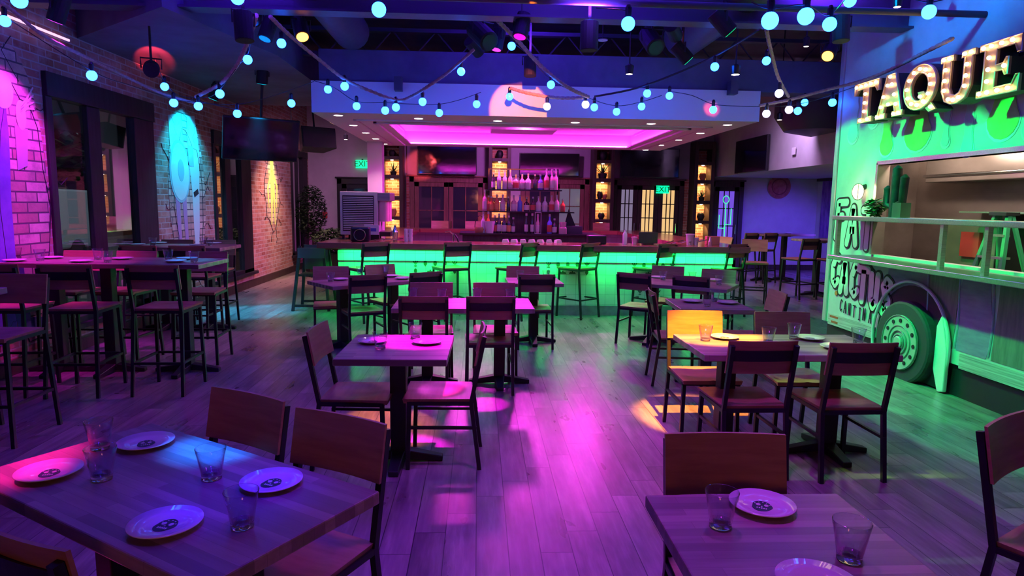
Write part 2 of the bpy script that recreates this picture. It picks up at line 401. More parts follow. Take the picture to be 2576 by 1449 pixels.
o = MB().box(-15.2, 14, -.25, -15.1, 45, 2.0).build('timber_fence', m_noise('fence_boards', (.10, .05, .04), (.16, .08, .06), 3, .8, .2, 3, (1, 9, 1))); tag(o, 'brown fence outside behind the parked van', 'fence')
# --- structural steel overhead
def truss(name, y, z0, z1, x0, x1, label):
    t = thing(name, label, 'ceiling joist', (0, y, z0))
    m = MB(); m.box(x0, -.06, 0, x1, .06, .05); m.build('bottom_chord', CEILD, t)
    m = MB(); m.box(x0, -.06, z1-z0-.05, x1, .06, z1-z0); m.build('top_chord', CEILD, t)
    m = MB(); n = int((x1-x0)/.3); up = False
    for i in range(n):
        xa = x0+(x1-x0)*i/n; xb = x0+(x1-x0)*(i+1)/n
        m.tube([(xa, 0, .02 if up else z1-z0-.02), (xb, 0, z1-z0-.02 if up else .02)], .011, 5); up = not up
    m.build('web', CEILD, t)
truss('bar_joist', 9.4, 3.62, 4.0, -4.2, 6.0, 'open web steel joist in front of the bar soffit')
truss('bar_joist', 7.3, 3.80, 4.2, -2.3, 9.0, 'open web steel joist above the middle string lights')
truss('bar_joist', 11.8, 3.80, 4.2, -4.2, 6.0, 'open web steel joist hidden partly above the bar soffit')
def girder(y, z, x0, x1, label):
    t = thing('steel_girder', label, 'beam', (0, y, z)); m = MB()
    m.box(x0, -.1, 0, x1, .1, .02); m.box(x0, -.01, .02, x1, .01, .38); m.box(x0, -.1, .38, x1, .1, .4); m.build('i_beam', CEILD, t)
girder(6.6, 3.42, -4.3, 9.0, 'wide steel girder crossing the ceiling above the tables')
girder(4.4, 3.55, -4.3, 4.2, 'steel girder overhead nearest the camera')
# long dark duct crossing in front of soffit
o = MB().box(-2.1, 8.95, 3.2, 4.9, 9.3, 3.62).build('ceiling_duct', CEIL, bevel=.01); tag(o, 'long dark rectangular duct resting above the bar soffit front', 'duct')
m = MB(); m.tube([(-1.6, 1.5, 3.75), (-1.6, 8.6, 3.75)], .22, 20); o = m.build('round_duct', CEILD, smooth=True); tag(o, 'dark round duct running above the middle tables', 'duct')
m = MB(); m.tube([(2.6, 1.5, 3.8), (2.6, 8.6, 3.8)], .26, 20); o = m.build('round_duct', CEILD, smooth=True); tag(o, 'dark round duct running above the aisle near the food truck', 'duct')
o = MB().tube([(-4.2, 5.4, 3.25), (6, 5.6, 3.3)], .028, 10).build('conduit_pipe', CEILD, smooth=True); tag(o, 'thin pipe crossing below the nearest girder', 'pipe')
for k, (px, py, Y) in enumerate([(1000, 215, 8.7), (1850, 225, 8.7)]):
    p = atY(px, py, Y); m = MB().box(p.x-.05, Y+.03, p.z-.05, p.x+.05, 8.868, p.z+.12)
    tag(m.build('soffit_bracket', CEILD), ['small dark box fixed above the left part of bar soffit', 'small dark box fixed above the right part of bar soffit'][k], 'bracket')

# --- bar soffit with glowing tray
SX0, SX1, SY0, SY1, SZ = -2.18, 3.76, 8.87, 13.75, 2.8
tx0, tx1, ty0, ty1 = -1.47, 3.07, 9.82, 13.42
t = thing('bar_soffit', 'white ceiling soffit over the bar with a magenta lit tray', 'soffit', (0, 0, SZ)); t['label'] = 'white dropped soffit over the bar with a magenta lit tray'
m = MB(); zt = .4
m.box(SX0, SY0, 0, SX1, ty0, zt); m.box(SX0, ty1, 0, SX1, SY1, zt); m.box(SX0, ty0, 0, tx0, ty1, zt); m.box(tx1, ty0, 0, SX1, ty1, zt)
m.build('soffit_frame', WHITE, t)
m = MB(); e = .12
for (a, b, c, d) in [(tx0, ty0, tx1, ty0+e), (tx0, ty1-.07, tx1, ty1), (tx0, ty0, tx0+e, ty1), (tx1-e, ty0, tx1, ty1)]: m.box(a, b, .0, c, d, .02)
m.build('cove_ledge', WHITE, t)
m = MB()
for (a, b, c, d) in [(tx0-.3, ty0-.3, tx1+.3, ty0-.25), (tx0-.3, ty0-.3, tx0-.25, ty1), (tx1+.25, ty0-.3, tx1+.3, ty1)]: m.box(a, b, -.02, c, d, .01)
for (a, b, c, d) in [(tx0-.06, ty0-.06, tx1+.06, ty0), (tx0-.06, ty0-.06, tx0, ty1), (tx1, ty0-.06, tx1+.06, ty1)]: m.box(a, b, -.03, c, d, .01)
m.build('crown_moulding', WHITE, t, bevel=.01)
m = MB(); m.box(tx0-.05, ty0-.05, .26, tx1+.05, ty1+.05, .29); m.build('tray_panel', WHITE, t)
m = MB()
for (a, b, c, d) in [(tx0, ty0, tx0+.3, ty0), (0, 0, 0, 0)]: pass
for (a, b, c, d) in [(tx0+.3, ty0, tx1-.3, ty0+.02), (tx0+.3, ty1-.02, tx1-.3, ty1), (tx0, ty0+.3, tx0+.02, ty1-.3), (tx1-.02, ty0+.3, tx1, ty1-.3)]: m.box(a+.0, b, .22, c, d, .26)
m.build('tray_wall', WHITE, t)
m = MB(); q = .05
for (a, b, c, d) in [(tx0+q, ty0+q, tx1-q, ty0+q+.02), (tx0+q, ty1-q-.02, tx1-q, ty1-q), (tx0+q, ty0+q, tx0+q+.02, ty1-q), (tx1-q-.02, ty0+q, tx1-q, ty1-q)]: m.box(a, b, .022, c, d, .034)
m.build('led_strip', MAGLED, t)
m = MB(); m.box(.2, 11.6, .13, 1.35, 12.3, .26); o = m.build('cassette_vent', WHITE, t, bevel=.01)
for xx in (-.3, .8, 1.9):
    o = spot('tray_fill_spot', (0, 0, 0), (0, 0, -1), (1, .05, .8), 260, 160, .3, .12, t); o.location = (xx, 11.4, .2)  # spots added to strengthen the LED tray's magenta spill on the bar
m = MB(); m.box(SX0+.04, 12.9, -SZ, SX0+.32, 13.2, 0); m.build('support_column', WHITE, t)
dl = [(851, 290), (889, 315), (920, 334), (945, 349), (967, 362), (1053, 298), (1252, 304), (1447, 308), (1638, 311), (1830, 314), (1762, 335), (1707, 352), (1662, 365), (1624, 377)]
proto = None
names = ['front left corner of', 'second from the front along the left side of', 'middle of the left side of', 'second from the back along the left side of', 'back left corner of',
 'second from the left along the front of', 'just left of centre along the front of', 'just right of centre along the front of', 'second from the right along the front of', 'front right corner of',
 'second from the front along the right side of', 'middle of the right side of', 'second from the back along the right side of', 'back right corner of']
for (px, py), nm in zip(dl, names):
    p = at(px, py, SZ); lb = 'round warm downlight, %s the bar soffit' % nm
    if proto is None:
        proto = thing('recessed_downlight', lb, 'ceiling light', p, 0, 'recessed downlights in the bar soffit')
        m = MB(); m.lathe([(.055, -.002), (.078, -.006), (.08, 0)], 20); m.build('trim_ring', WHITE, proto)
        m = MB(); m.lathe([(.0001, -.004), (.058, -.004), (.058, -.001)], 20); m.build('lens', DOWNL, proto)
        o = proto
    else: o = dup(proto, p, 0, lb)
for k in (1, 3, 6, 8, 11): 
    p = at(*dl[k], SZ); spot('downlight_beam', (p.x, p.y, SZ-.03), (p.x, p.y, 0), (1, .60, .55), 40, 100, .6, .05)
# black spotlight on soffit's left corner, EXIT signs
def exit_sign(loc, label, rz=0):
    t = thing('exit_sign', label, 'exit sign', loc, rz)
    m = MB(); m.box(-.17, -.02, -.1, .17, .02, .1); m.build('housing', EXITG, t, bevel=.006)
    o = text_mesh('EXIT', .2, .003, 'lettering', mat('exit_dark_green', (.0, .12, .05), .5), t); o.rotation_euler = (PI/2, 0, 0); o.location = (0, -.024, 0)
    m = MB(); m.box(-.02, -.02, .1, .02, .02, .13); m.build('mount', BLACK, t)
exit_sign(tuple(atY(912, 413, YB-.05)), 'green lit EXIT sign on left wall beside the white column')
exit_sign(tuple(atY(1667, 477, YB-.1)), 'green lit EXIT sign above the yellow lit doors')

# --- back wall joinery, doors, shelf columns, TVs
def door(px0, px1, ytop, name, kindlist, woodm, lab=None, zb=0):
    pass
def glazed_leaf(x0, x1, ztop, nx, nz, pane_mat, frame_mat, parent, y=YB-.06, zlow=.25, m=.11):
    f = MB(); f.box(x0, y, 0, x0+m, y+.05, ztop); f.box(x1-m, y, 0, x1, y+.05, ztop); f.box(x0, y, ztop-m, x1, y+.05, ztop); f.box(x0, y, 0, x1, y+.05, zlow)
    for i in range(1, nx): xx = x0+m+(x1-x0-2*m)*i/nx; f.box(xx-.012, y+.005, zlow, xx+.012, y+.045, ztop-m)
    for i in range(1, nz): zz = zlow+(ztop-m-zlow)*i/nz; f.box(x0+m, y+.005, zz-.012, x1-m, y+.045, zz+.012)
    f.build('door_leaf', frame_mat, parent)
    MB().box(x0+m, y+.02, zlow, x1-m, y+.026, ztop-m).build('door_glass', pane_mat, parent)
def doorset(name, x0, x1, ztop, leaves, frame_mat, pane_mats, nx=3, nz=4, hd=.14, handles=True):
    d = bpy.data.objects.new(name, None); COL.objects.link(d); d['kind'] = 'structure'
    m = MB(); m.box(x0-.12, YB-.08, 0, x0, YB+.0, ztop+hd); m.box(x1, YB-.08, 0, x1+.12, YB, ztop+hd); m.box(x0-.12, YB-.08, ztop, x1+.12, YB, ztop+hd); m.box(x0-.16, YB-.11, ztop+hd, x1+.16, YB, ztop+hd+.04)
    m.build('door_frame', frame_mat, d, bevel=.006)
    for i in range(leaves):
        a = x0+(x1-x0)*i/leaves; b = x0+(x1-x0)*(i+1)/leaves
        glazed_leaf(a+.01, b-.01, ztop, nx, nz, pane_mats[i % len(pane_mats)], frame_mat, d)
        if handles:
            hx = b-.07 if i % 2 == 0 else a+.07
            MB().tube([(hx, YB-.1, .95), (hx, YB-.1, 1.2)], .012, 8).build('door_handle', CHROME, d)
    return d
DK = mat('dark_glazing', (.03, .03, .05), .06, spec=.8)
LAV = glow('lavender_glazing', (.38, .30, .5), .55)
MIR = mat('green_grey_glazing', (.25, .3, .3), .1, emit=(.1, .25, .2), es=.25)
doorset('door_1', -1.66, .1, 2.18, 2, DOORWOOD, [DK], 2, 3)
doorset('door_2', 1.2, 2.75, 2.18, 2, DOORWOOD, [DK, MIR], 2, 4)
d3 = doorset('door_3', 3.6, 5.25, 2.18, 3, DARKWOOD, [LAV, YELW, YELW], 3, 5)
doorset('door_4', 6.2, 6.85, 2.18, 1, DARKWOOD, [VIOW], 3, 4)
doorset('door_5', -3.5, -2.35, 2.1, 1, BLACK, [DK], 2, 3)
# timber panelling above the doors (dark recess behind the TVs)
m = MB()
for a, b in [(-1.84, .3), (.75, 2.93), (3.4, 5.55)]: m.box(a, YB-.04, 2.36, b, YB-.001, 3.9)
m = m.build('trim_4', m_noise('muted_upper_wall', (.30, .27, .36), (.34, .31, .40), 2, .7)); m['kind'] = 'structure'
m = MB(); 
for a in (-1.86, .22, 2.8, 5.38): m.box(a, YB-.07, 0, a+.14, YB-.003, 2.36)
struct('trim_5', m, BRICKX)
# shelf columns
def shelf_column(i, x0, x1, zs, label):
    t = thing('shelf_column', label, 'shelving', (0, 16.7, 0), 0, 'brick backed shelf columns behind the bar')
    m = MB(); m.box(x0-.09, 0, 0, x0, .45, 3.3); m.box(x1, 0, 0, x1+.09, .45, 3.3); m.box(x0, 0, 3.1, x1, .45, 3.3); m.build('frame', DARKWOOD, t, bevel=.005)
    MB().box(x0, .40, 0, x1, .45, 3.1).build('brick_back', BRICKX, t)
    for a, b in zs:
        MB().box(x0, .0, a, x1, .40, b).build('shelf', DARKWOOD, t)
        m = MB(); m.lathe([(.0001, -.012), (.035, -.012), (.035, 0)], 12, ((x0+x1)/2, .16, a)); m.build('puck_light', DOWNL, t)
        l = bpy.data.lights.new('puck_glow', 'SPOT'); l.color = (1, .58, .22); l.energy = 20; l.shadow_soft_size = .03; l.spot_size = rad(150); l.spot_blend = .3
        o = bpy.data.objects.new('puck_glow', l); COL.objects.link(o); o.parent = t; o.location = ((x0+x1)/2, .16, a-.03); o.rotation_euler = (rad(25), 0, 0)
ZS = [(2.71, 2.79), (2.24, 2.33), (1.72, 1.81), (1.22, 1.30)]
cols = [(-2.38, -1.99, 'brick backed lit shelf column beside the white column'), (.33, .71, 'brick backed lit shelf column behind the tequila bottles'),
        (2.97, 3.34, 'brick backed lit shelf column holding a spiky agave silhouette'), (5.58, 5.92, 'brick backed lit shelf column at the right end of the bar')]
cols[1] = (.33, .71, 'brick backed lit shelf column behind the bottle tower')
for i, (a, b, lb) in enumerate(cols): shelf_column(i, a, b, ZS, lb)
# pots and plants on the niches
def pot(x, z, r, h, label, m):
    mb = MB(); mb.lathe([(.0001, 0), (r*.6, 0), (r, h*.5), (r*.8, h*.9), (r*.55, h), (r*.5, h*.93), (.0001, h*.85)], 16)
    tag(mb.build('vase', m, smooth=True), label, 'vase').location = (x, 16.85, z)
def agave(x, z, s, label):
    t = thing('agave_plant', label, 'plant', (x, 16.85, z))
    m = MB(); m.lathe([(.0001, 0), (.07*s, 0), (.09*s, .1*s), (.0001, .1*s)], 14); m.build('pot', BLACK, t)
    m = MB()
    for k in range(11):
        a = k*2.4; el = .35+.11*k; d = Vector((math.cos(a)*math.cos(el), math.sin(a)*math.cos(el)*.6, math.sin(el)))
        p = Vector((0, 0, .09*s)); q = p+d*.3*s; w = Vector((-math.sin(a), math.cos(a), 0))*.02*s
        m.hexa([p-w-Vector((0, 0, .006)), p+w-Vector((0, 0, .006)), q, q, p-w+Vector((0, 0, .006)), p+w+Vector((0, 0, .006)), q+Vector((0, 0, .002)), q+Vector((0, 0, .002))])
    m.build('leaves', LEAFD, t)
x1, x2, x3, x4 = -2.18, .52, 3.15, 5.75
pot(x1, 2.79, .09, .16, 'dark round pot on top niche of shelf column beside white column', IRON)
agave(x1+.03, 2.33, .95, 'spiky dark plant in the second niche of column beside white column')
pot(x1, 1.30, .11, .22, 'low dark bowl in a lower niche of column beside white column', TERRA)
pot(x2, 2.79, .09, .2, 'small dark vase on top niche above the bottle tower', IRON)
pot(x3, 2.79, .11, .22, 'rounded black vase on top niche of agave column', IRON)
agave(x3, 2.33, 1.35, 'spiky agave silhouette in second niche of the agave column')
pot(x3-.05, 1.81, .08, .2, 'left of two small jars in the middle niche of agave column', IRON)
pot(x3+.07, 1.81, .07, .15, 'right of two small jars in the middle niche of agave column', TERRA)
pot(x3, 1.30, .09, .17, 'round black pot in the lower niche of agave column', IRON)
pot(x4, 2.33, .09, .2, 'dark round vase in top niche of column at right end', TERRA)
agave(x4, 1.81, .9, 'leafy dark plant in the middle niche of column at right end')
pot(x4, 1.30, .1, .2, 'dark patterned jar in low niche of column at right end', IRON)
# TVs
def tv(x0, x1, z0, z1, y, label, rz=0, tilt=0, w=None):
    t = thing('television', label, 'tv', ((x0+x1)/2, y, (z0+z1)/2), rz)
    hw, hh = (w or (x1-x0))/2, (z1-z0)/2
    b = MB(); b.box(-hw, -.03, -hh, hw, .03, hh); b.build('casing', BLACK, t, bevel=.008)
    b = MB(); b.box(-hw+.02, -.034, -hh+.02, hw-.02, -.029, hh-.02); b.build('screen', SCREEN, t)
    b = MB(); b.box(-.06, .03, -.1, .06, .205, .1); b.build('bracket', IRON, t)
    if tilt: t.rotation_euler = (tilt, 0, rz)
    return t
tv(-1.56, -.06, 2.37, 3.1, 16.95, 'dark wall television above the red brown double doors')
tv(1.02, 2.56, 2.38, 2.95, 16.95, 'wall television behind the bottle tower reflecting lights')
tv(3.62, 5.15, 2.38, 3.12, 16.95, 'dark wall television above the yellow lit doors')
t = tv(-3.46, -2.64, 2.2, 2.8, 9.55, 'large television hung from the ceiling in front of red brick pier', rad(30), rad(20), 1.02)
MB().tube([(0, .08, 0), (0, .1, .9)], .02, 8).build('drop_pole', IRON, t)
t = tv(0, 1.7, 2.45, 3.2, 14.55, 'tall dark television on the bulkhead of the side room', rad(-90)); t.location = (6.02, 14.5, 2.8)
def speaker(loc, rz, s, label, dims=(.3, .28, .45), tilt=0):
    t = thing('loudspeaker', label, 'speaker', loc, rz); t.rotation_euler = (tilt, 0, rz)
    a, b, c = [d*s/2 for d in dims]
    m = MB(); m.prism([(-a, -b), (a, -b), (a*.7, b), (-a*.7, b)], -c, c, lambda u, v, w: (u, v, w)); m.build('cabinet', BLACK, t, bevel=.01)
    m = MB(); m.box(-a*.92, -b-.006, -c*.94, a*.92, -b, c*.94); m.build('grille', mat('speaker_grille', (.03, .03, .035), .7), t)
    m = MB(); m.tube([(0, 0, c), (0, 0, c+.5)], .015, 8); m.build('hanger', IRON, t)
p = atY(793, 352, 11.2); speaker(tuple(p), rad(35), 1, 'black loudspeaker hanging left of the bar soffit', (.58, .36, .34), rad(-10))
# round dark air diffuser drum on right ceiling
m = MB(); m.lathe([(.0001, 0), (.45, .1), (.62, .35), (.62, .9)], 28); o = m.build('subwoofer', CEILD, smooth=True); o.location = atX(2040, 345, 5.75); tag(o, 'big dark drum hanging beside the food truck', 'speaker')
# security box
p = atX(1998, 380, 6.1); o = MB().box(-.02, -.07, -.07, 0, .07, .07).build('wall_speaker', WHITE, bevel=.005); o.location = p; tag(o, 'small white box on the bulkhead wall', 'alarm')
p = atY(818, 541, YB-.03); o = MB().box(-.06, -.02, -.08, .06, .0, .08).build('fire_alarm_pull', mat('alarm_red', (.5, .05, .05), .5), bevel=.004); o.location = p; tag(o, 'small red alarm box on the wall beside the bushy plant', 'alarm')
# round wall decoration
p = atY(1960, 470, YB-.04); t = thing('wall_medallion', 'round reddish woven medallion on the side room wall', 'wall decoration', tuple(p))
m = MB(); m.lathe([(.0001, .0), (.3, .0), (.31, .02), (.0001, .025)], 32); o = m.build('disc', m_noise('faded_red_weave', (.35, .08, .07), (.5, .16, .14), 10), t); o.rotation_euler = (PI/2, 0, 0)
m = MB(); m.tube([(math.cos(a)*.2, -.03, math.sin(a)*.2) for a in [2*PI*k/24 for k in range(24)]], .012, 6, True); m.build('ring', mat('medallion_ring', (.25, .05, .06), .7), t)
# purple mural on right wall
t = thing('wall_mural', 'tall purple painted mural on the far side wall', 'mural', (8.98, 0, 0))
MB().box(-.02, 14.6, .9, 0, 16.9, 2.4).build('mural_panel', m_noise('violet_mural_paint', (.12, .03, .25), (.35, .15, .5), 3, .6, .3, 6, (1, 2, .7)), t)
o = MB().box(8.9, 11.5, 2.36, 8.99, 17.1, 2.43).build('trim_6', DARKWOOD); o['kind'] = 'structure'
# neon cactus decoration in the violet doorway
t = thing('neon_cactus', 'green glowing cactus decoration behind the violet lit door', 'decoration', (6.5, YB-.09, 0))
GN = glow('green_neon', (.05, .9, .35), 1.3)
m = MB(); m.tube([(0, 0, .7), (0, 0, 1.75)], .012, 6); m.tube([(0, 0, 1.1), (-.16, 0, 1.1), (-.16, 0, 1.45)], .012, 6); m.tube([(0, 0, 1.2), (.15, 0, 1.2), (.15, 0, 1.62)], .012, 6); m.build('stem', GN, t)
m = MB(); m.tube([(.08*math.cos(a), 0, 1.85+.1*math.sin(a)) for a in [2*PI*k/12 for k in range(12)]], .01, 6, True); m.build('flower', GN, t)

# --- plants at left back
def ficus():
    t = thing('potted_ficus', 'tall dark potted tree by the left wall near the far window', 'potted plant', (-3.93, 15.75, 0))
    m = MB(); m.lathe([(.0001, 0), (.16, 0), (.2, .3), (.0001, .28)], 18); m.build('pot', BLACK, t)
    m = MB(); m.tube([(0, 0, .25), (.03, 0, .8), (-.02, 0, 1.3)], [.03, .025, .02], 8); m.build('trunk', DARKWOOD, t)
    a = leaf_cloud((0, 0, 1.38), .36, 1500, .055, 1.8, 3); a.build('foliage', LEAFD, t)
ficus()
t = thing('shrub_planter', 'low leafy planter on the floor behind the bar left end', 'potted plant', (-3.15, 14.6, 0))
MB().box(-.5, -.18, 0, .5, .18, .55).build('planter_box', DARKWOOD, t, bevel=.01); leaf_cloud((0, 0, .78), .5, 1200, .06, .6, 9).build('foliage', LEAFD, t)

# ================================================================ BAR
BZ = 1.07
t = thing('bar_counter', 'long bar with wooden top and white tiled front glowing green', 'bar', (0, 0, 0))
bx0, bx1, by0, by1 = -2.3, 4.0, 9.45, 15.6
m = MB(); m.box(bx0, by0, BZ-.085, bx1, by0+.72, BZ); m.box(bx0, by0+.72, BZ-.085, bx0+.97, by1, BZ); m.box(bx1-.8, by0+.72, BZ-.085, bx1, by1, BZ); m.box(bx0+.97, by1-.6, BZ-.085, bx1-.8, by1, BZ)
m.build('countertop', BARWOOD, t, bevel=.008)
m = MB(); m.box(bx0+.24, by0+.3, .13, bx1-.15, by0+.42, BZ-.085); m.box(bx0+.24, by0+.42, .13, bx0+.36, by1-.1, BZ-.085); m.box(bx1-.27, by0+.42, .13, bx1-.15, by1-.1, BZ-.085); m.box(bx0+.36, by1-.22, .0, bx1-.27, by1-.1, BZ-.085)
m.build('tiled_front', TILE, t)
m = MB(); m.box(bx0+.22, by0+.26, 0, bx1-.13, by0+.42, .15); m.build('toe_kick', GREYTILE, t, bevel=.003)
m = MB(); m.box(bx0+.24, by0+.27, .80, bx1-.15, by0+.3, BZ-.13); m.build('upper_tile_band', TILE, t)
m = MB(); m.box(bx0+.12, by0+.05, BZ-.102, bx1-.08, by0+.065, BZ-.085); m.build('light_valance', BARWOOD, t)
m = MB(); m.box(bx0+.3, by0+.12, BZ-.094, bx1-.2, by0+.14, BZ-.086); m.box(bx1-.06, by0+.3, BZ-.10, bx1-.045, by1-.3, BZ-.088); m.build('led_strip', GREENLED, t)
for x0, x1 in [(bx0+.3, -.6), (-.6, .9), (.9, 2.4), (2.4, bx1-.2)]:
    l = bpy.data.lights.new('led_throw', 'AREA'); l.shape = 'RECTANGLE'; l.size = x1-x0; l.size_y = .02; l.energy = 17; l.color = (.0, 1, .13)
    o = bpy.data.objects.new('led_throw', l); COL.objects.link(o); o.parent = t; o.location = ((x0+x1)/2, by0+.12, BZ-.115); o.rotation_euler = (rad(14), 0, 0)
l = bpy.data.lights.new('led_throw', 'AREA'); l.shape = 'RECTANGLE'; l.size = 3; l.size_y = .02; l.energy = 12; l.color = (.0, 1, .13)
o = bpy.data.objects.new('led_throw', l); COL.objects.link(o); o.parent = t; o.location = (bx0+.1, by0+1.8, BZ-.11); o.rotation_euler = (0, rad(-14), PI/2)
TD = mat('tile_ink', (.02, .08, .04), .3)
def ornament(x, z, kind, s=.05):
    m = MB(); y = by0+.295
    f = lambda u, v, a: (x+u*s, y-a*.002, z+v*s)
    if kind == 0:
        for k in range(3):
            a = PI/2+(k-1)*.7; m.prism([(0, -.6), (math.cos(a)*.9-.22, math.sin(a)*.9-.3), (math.cos(a)*1.1, math.sin(a)*1.1-.1), (math.cos(a)*.9+.22, math.sin(a)*.9-.3)], 0, 1, f)
        m.prism([(-.5, -.95), (.5, -.95), (.35, -.7), (-.35, -.7)], 0, 1, f)
    elif kind == 1:
        m.prism([(.55*math.cos(a), .8*math.sin(a)) for a in [2*PI*i/10 for i in range(10)]], 0, .5, f)
        m.prism([(-.08, -1), (.08, -1), (.08, -.6), (-.08, -.6)], 0, 1, f)
    else:
        m.prism([(-1.2, -.6), (1.2, -.6), (.8, .1), (.4, -.1), (0, .6), (-.4, -.1), (-.8, .2)], 0, 1, f)
    return m.build('tile_ornament', TD, t)
for gx in (-.93, 1.05, 2.35):
    for k in range(5): ornament(gx+k*.145, .765, 0 if k in (0, 4) else 1, .05)
    for k in (0, 1.5, 2.5, 4): ornament(gx+k*.145, .65, 1 if k in (0, 4) else 2, .045)
for k in range(3): ornament(2.45+k*.14, .36, 0 if k != 1 else 1, .045)
# inner work counter and bottle tower
t = thing('bottle_shelf', 'tiered black shelf tower full of bottles behind the bar', 'shelving', (.83, 11.4, 0))
m = MB(); m.box(-1.1, -.35, 0, 1.2, .5, 1.13); m.build('cabinet', DARKWOOD, t, bevel=.005); m = MB(); m.box(-1.15, -.4, 1.13, 1.25, .5, 1.16); m.build('top_board', BLACK, t)
for z, a, b in ((1.53, -.85, .8), (1.90, -.7, .58)):
    MB().box(a, -.2, z-.02, b, .16, z).build('shelf', BLACK, t)
m = MB()
for x in (-.66, .54): m.box(x-.012, .1, 1.16, x+.012, .13, 2.26)
m.box(-.66, .1, 2.24, .54, .13, 2.26); m.build('uprights', STEEL, t)
MB().box(-.3, -.12, 1.16, .55, -.1, 1.51).build('back_panel', DARKWOOD, t)
YS = 11.3
def bottle_mb(h, r, shoulder, neck, sq=False):
    seg = 4 if sq else 16
    pr = [(.0001, 0), (r*.95, 0), (r, .01), (r, h*shoulder), (r*.7, h*(shoulder+.07)), (neck, h*(shoulder+.16)), (neck*.95, h*.9), (.0001, h*.9)]
    m = MB(); m.lathe(pr, seg); return m
LIQ = {'pinkglass': mat('pink_lit_liquor_glass', (.75, .45, .5), .12, spec=.8, coat=.5), 'amber': mat('amber_liquor_glass', (.7, .2, .05), .12, spec=.8, coat=.5),
       'clear': mat('clear_liquor_glass', (.8, .75, .85), .1, spec=.8, coat=.5), 'dark': mat('dark_bottle_glass', (.03, .03, .03), .1, spec=.8), 'blue': mat('blue_liquor_glass', (.12, .15, .7), .1, spec=.8)}
LABW = mat('paper_label', (.75, .7, .68), .6); LABR = mat('red_label', (.55, .1, .08), .6); LABO = mat('orange_label', (.75, .35, .12), .6); CAP = mat('bottle_cap', (.5, .45, .45), .3, .6)
def bottle(px, z, h, r, g, label, lab=LABW, shoulder=.55, neck=.014, sq=False, y=YS, group='bottles on the shelf tower'):
    p = atY(px, 500, y); t = thing('bottle', label, 'bottle', (p.x, y, z+.001), PI/4 if sq else 0, group)
    bottle_mb(h, r, shoulder, neck, sq).build('body', LIQ[g], t, smooth=not sq)
    m = MB(); m.lathe([(.0001, h*.88), (neck*1.2, h*.88), (neck*1.2, h), (.0001, h)], 10); m.build('cap', CAP, t)
    if lab:
        m = MB(); m.lathe([(r*1.02, h*.1), (r*1.02, h*(shoulder-.1))], 4 if sq else 16); m.v = m.v; m.build('label', lab, t)
top = [(1241, .28, .033, 'dark', LABW, 'dark bottle with pale base label'), (1255, .33, .04, 'clear', LABW, 'tall clear bottle, first of the three alike'), (1269, .33, .04, 'clear', LABW, 'tall clear bottle, middle of the three alike'), (1283, .33, .04, 'pinkglass', LABW, 'tall pale bottle, last of the three alike'),
 (1297, .25, .052, 'pinkglass', LABR, 'squat round bottle with red label'), (1313, .26, .048, 'pinkglass', LABW, 'squat bottle with angled spout'), (1328, .27, .052, 'clear', LABW, 'broad shouldered clear bottle'),
 (1345, .26, .035, 'dark', None, 'slim dark bottle with star shaped stopper'), (1359, .26, .04, 'blue', LABW, 'blue tinted bottle'), (1374, .36, .042, 'pinkglass', LABR, 'tallest slim pink bottle'), (1388, .35, .04, 'pinkglass', LABW, 'tall pink bottle with ball stopper'), (1397, .36, .038, 'pinkglass', None, 'rightmost tall bright pink bottle')]
for px, h, r, g, lb, s in top: bottle(px, 1.90, h, r, g, s+' on the top shelf', lb)
mid = [(1220, .36, .042, 'pinkglass', LABW, 'leftmost tall pale bottle'), (1229, .26, .04, 'amber', LABR, 'short orange bottle peeking beside the tall pale one'), (1236, .25, .048, 'amber', LABO, 'first glowing orange bottle'), (1250, .28, .046, 'amber', LABO, 'second glowing orange bottle'), (1265, .28, .05, 'pinkglass', LABW, 'stout pink bottle beside the orange ones'),
 (1279, .25, .034, 'dark', None, 'slim dark purple bottle'), (1293, .27, .048, 'pinkglass', LABW, 'square labelled pink bottle'), (1308, .28, .042, 'blue', None, 'violet bottle with pour spout'), (1325, .24, .046, 'dark', LABW, 'dark bottle with round handle and pale label'), (1341, .25, .044, 'dark', LABR, 'dark square bottle with red label'),
 (1355, .26, .046, 'clear', LABW, 'clear bottle with purple cap'), (1371, .26, .046, 'clear', LABW, 'clear square bottle with light cap'), (1388, .28, .046, 'pinkglass', LABR, 'pink bottle with oval red label'), (1401, .29, .042, 'pinkglass', LABW, 'pink bottle with framed label'), (1416, .22, .042, 'amber', LABR, 'short red brown bottle at right end')]
for px, h, r, g, lb, s in mid: bottle(px, 1.53, h, r, g, s+' on the middle shelf', lb)
low = [(1216, .36, .036, 'clear', None, 'clear bottle behind the copper basket'), (1229, .36, .036, 'amber', None, 'brown bottle behind the white bucket'), (1246, .3, .038, 'dark', LABR, 'wine bottle with red neck label'), (1256, .33, .042, 'dark', LABW, 'first dark wine bottle with big pale label'), (1269, .31, .042, 'dark', LABW, 'second dark wine bottle with big pale label'),
 (1281, .3, .04, 'dark', LABO, 'dark wine bottle with orange label'), (1292, .27, .033, 'dark', LABW, 'small dark bottle with silver neck'), (1325, .34, .03, 'dark', LABW, 'tall slim dark bottle, left of the pair'), (1340, .34, .03, 'dark', LABW, 'tall slim dark bottle, right of the pair'), (1354, .33, .03, 'pinkglass', LABW, 'pink bottle inside a clear display box'),
 (1384, .33, .042, 'blue', LABR, 'violet blue bottle with red label'), (1396, .26, .04, 'dark', LABW, 'squat dark bottle at the right end')]
for px, h, r, g, lb, s in low: bottle(px, 1.16, h, r, g, s+' on the lowest tier', lb, y=11.12)
m = MB(); p = atY(1354, 500, 11.12)
for dx in (-.05, .05):
    m.box(p.x+dx-.004, 11.07, 1.161, p.x+dx+.004, 11.078, 1.52)
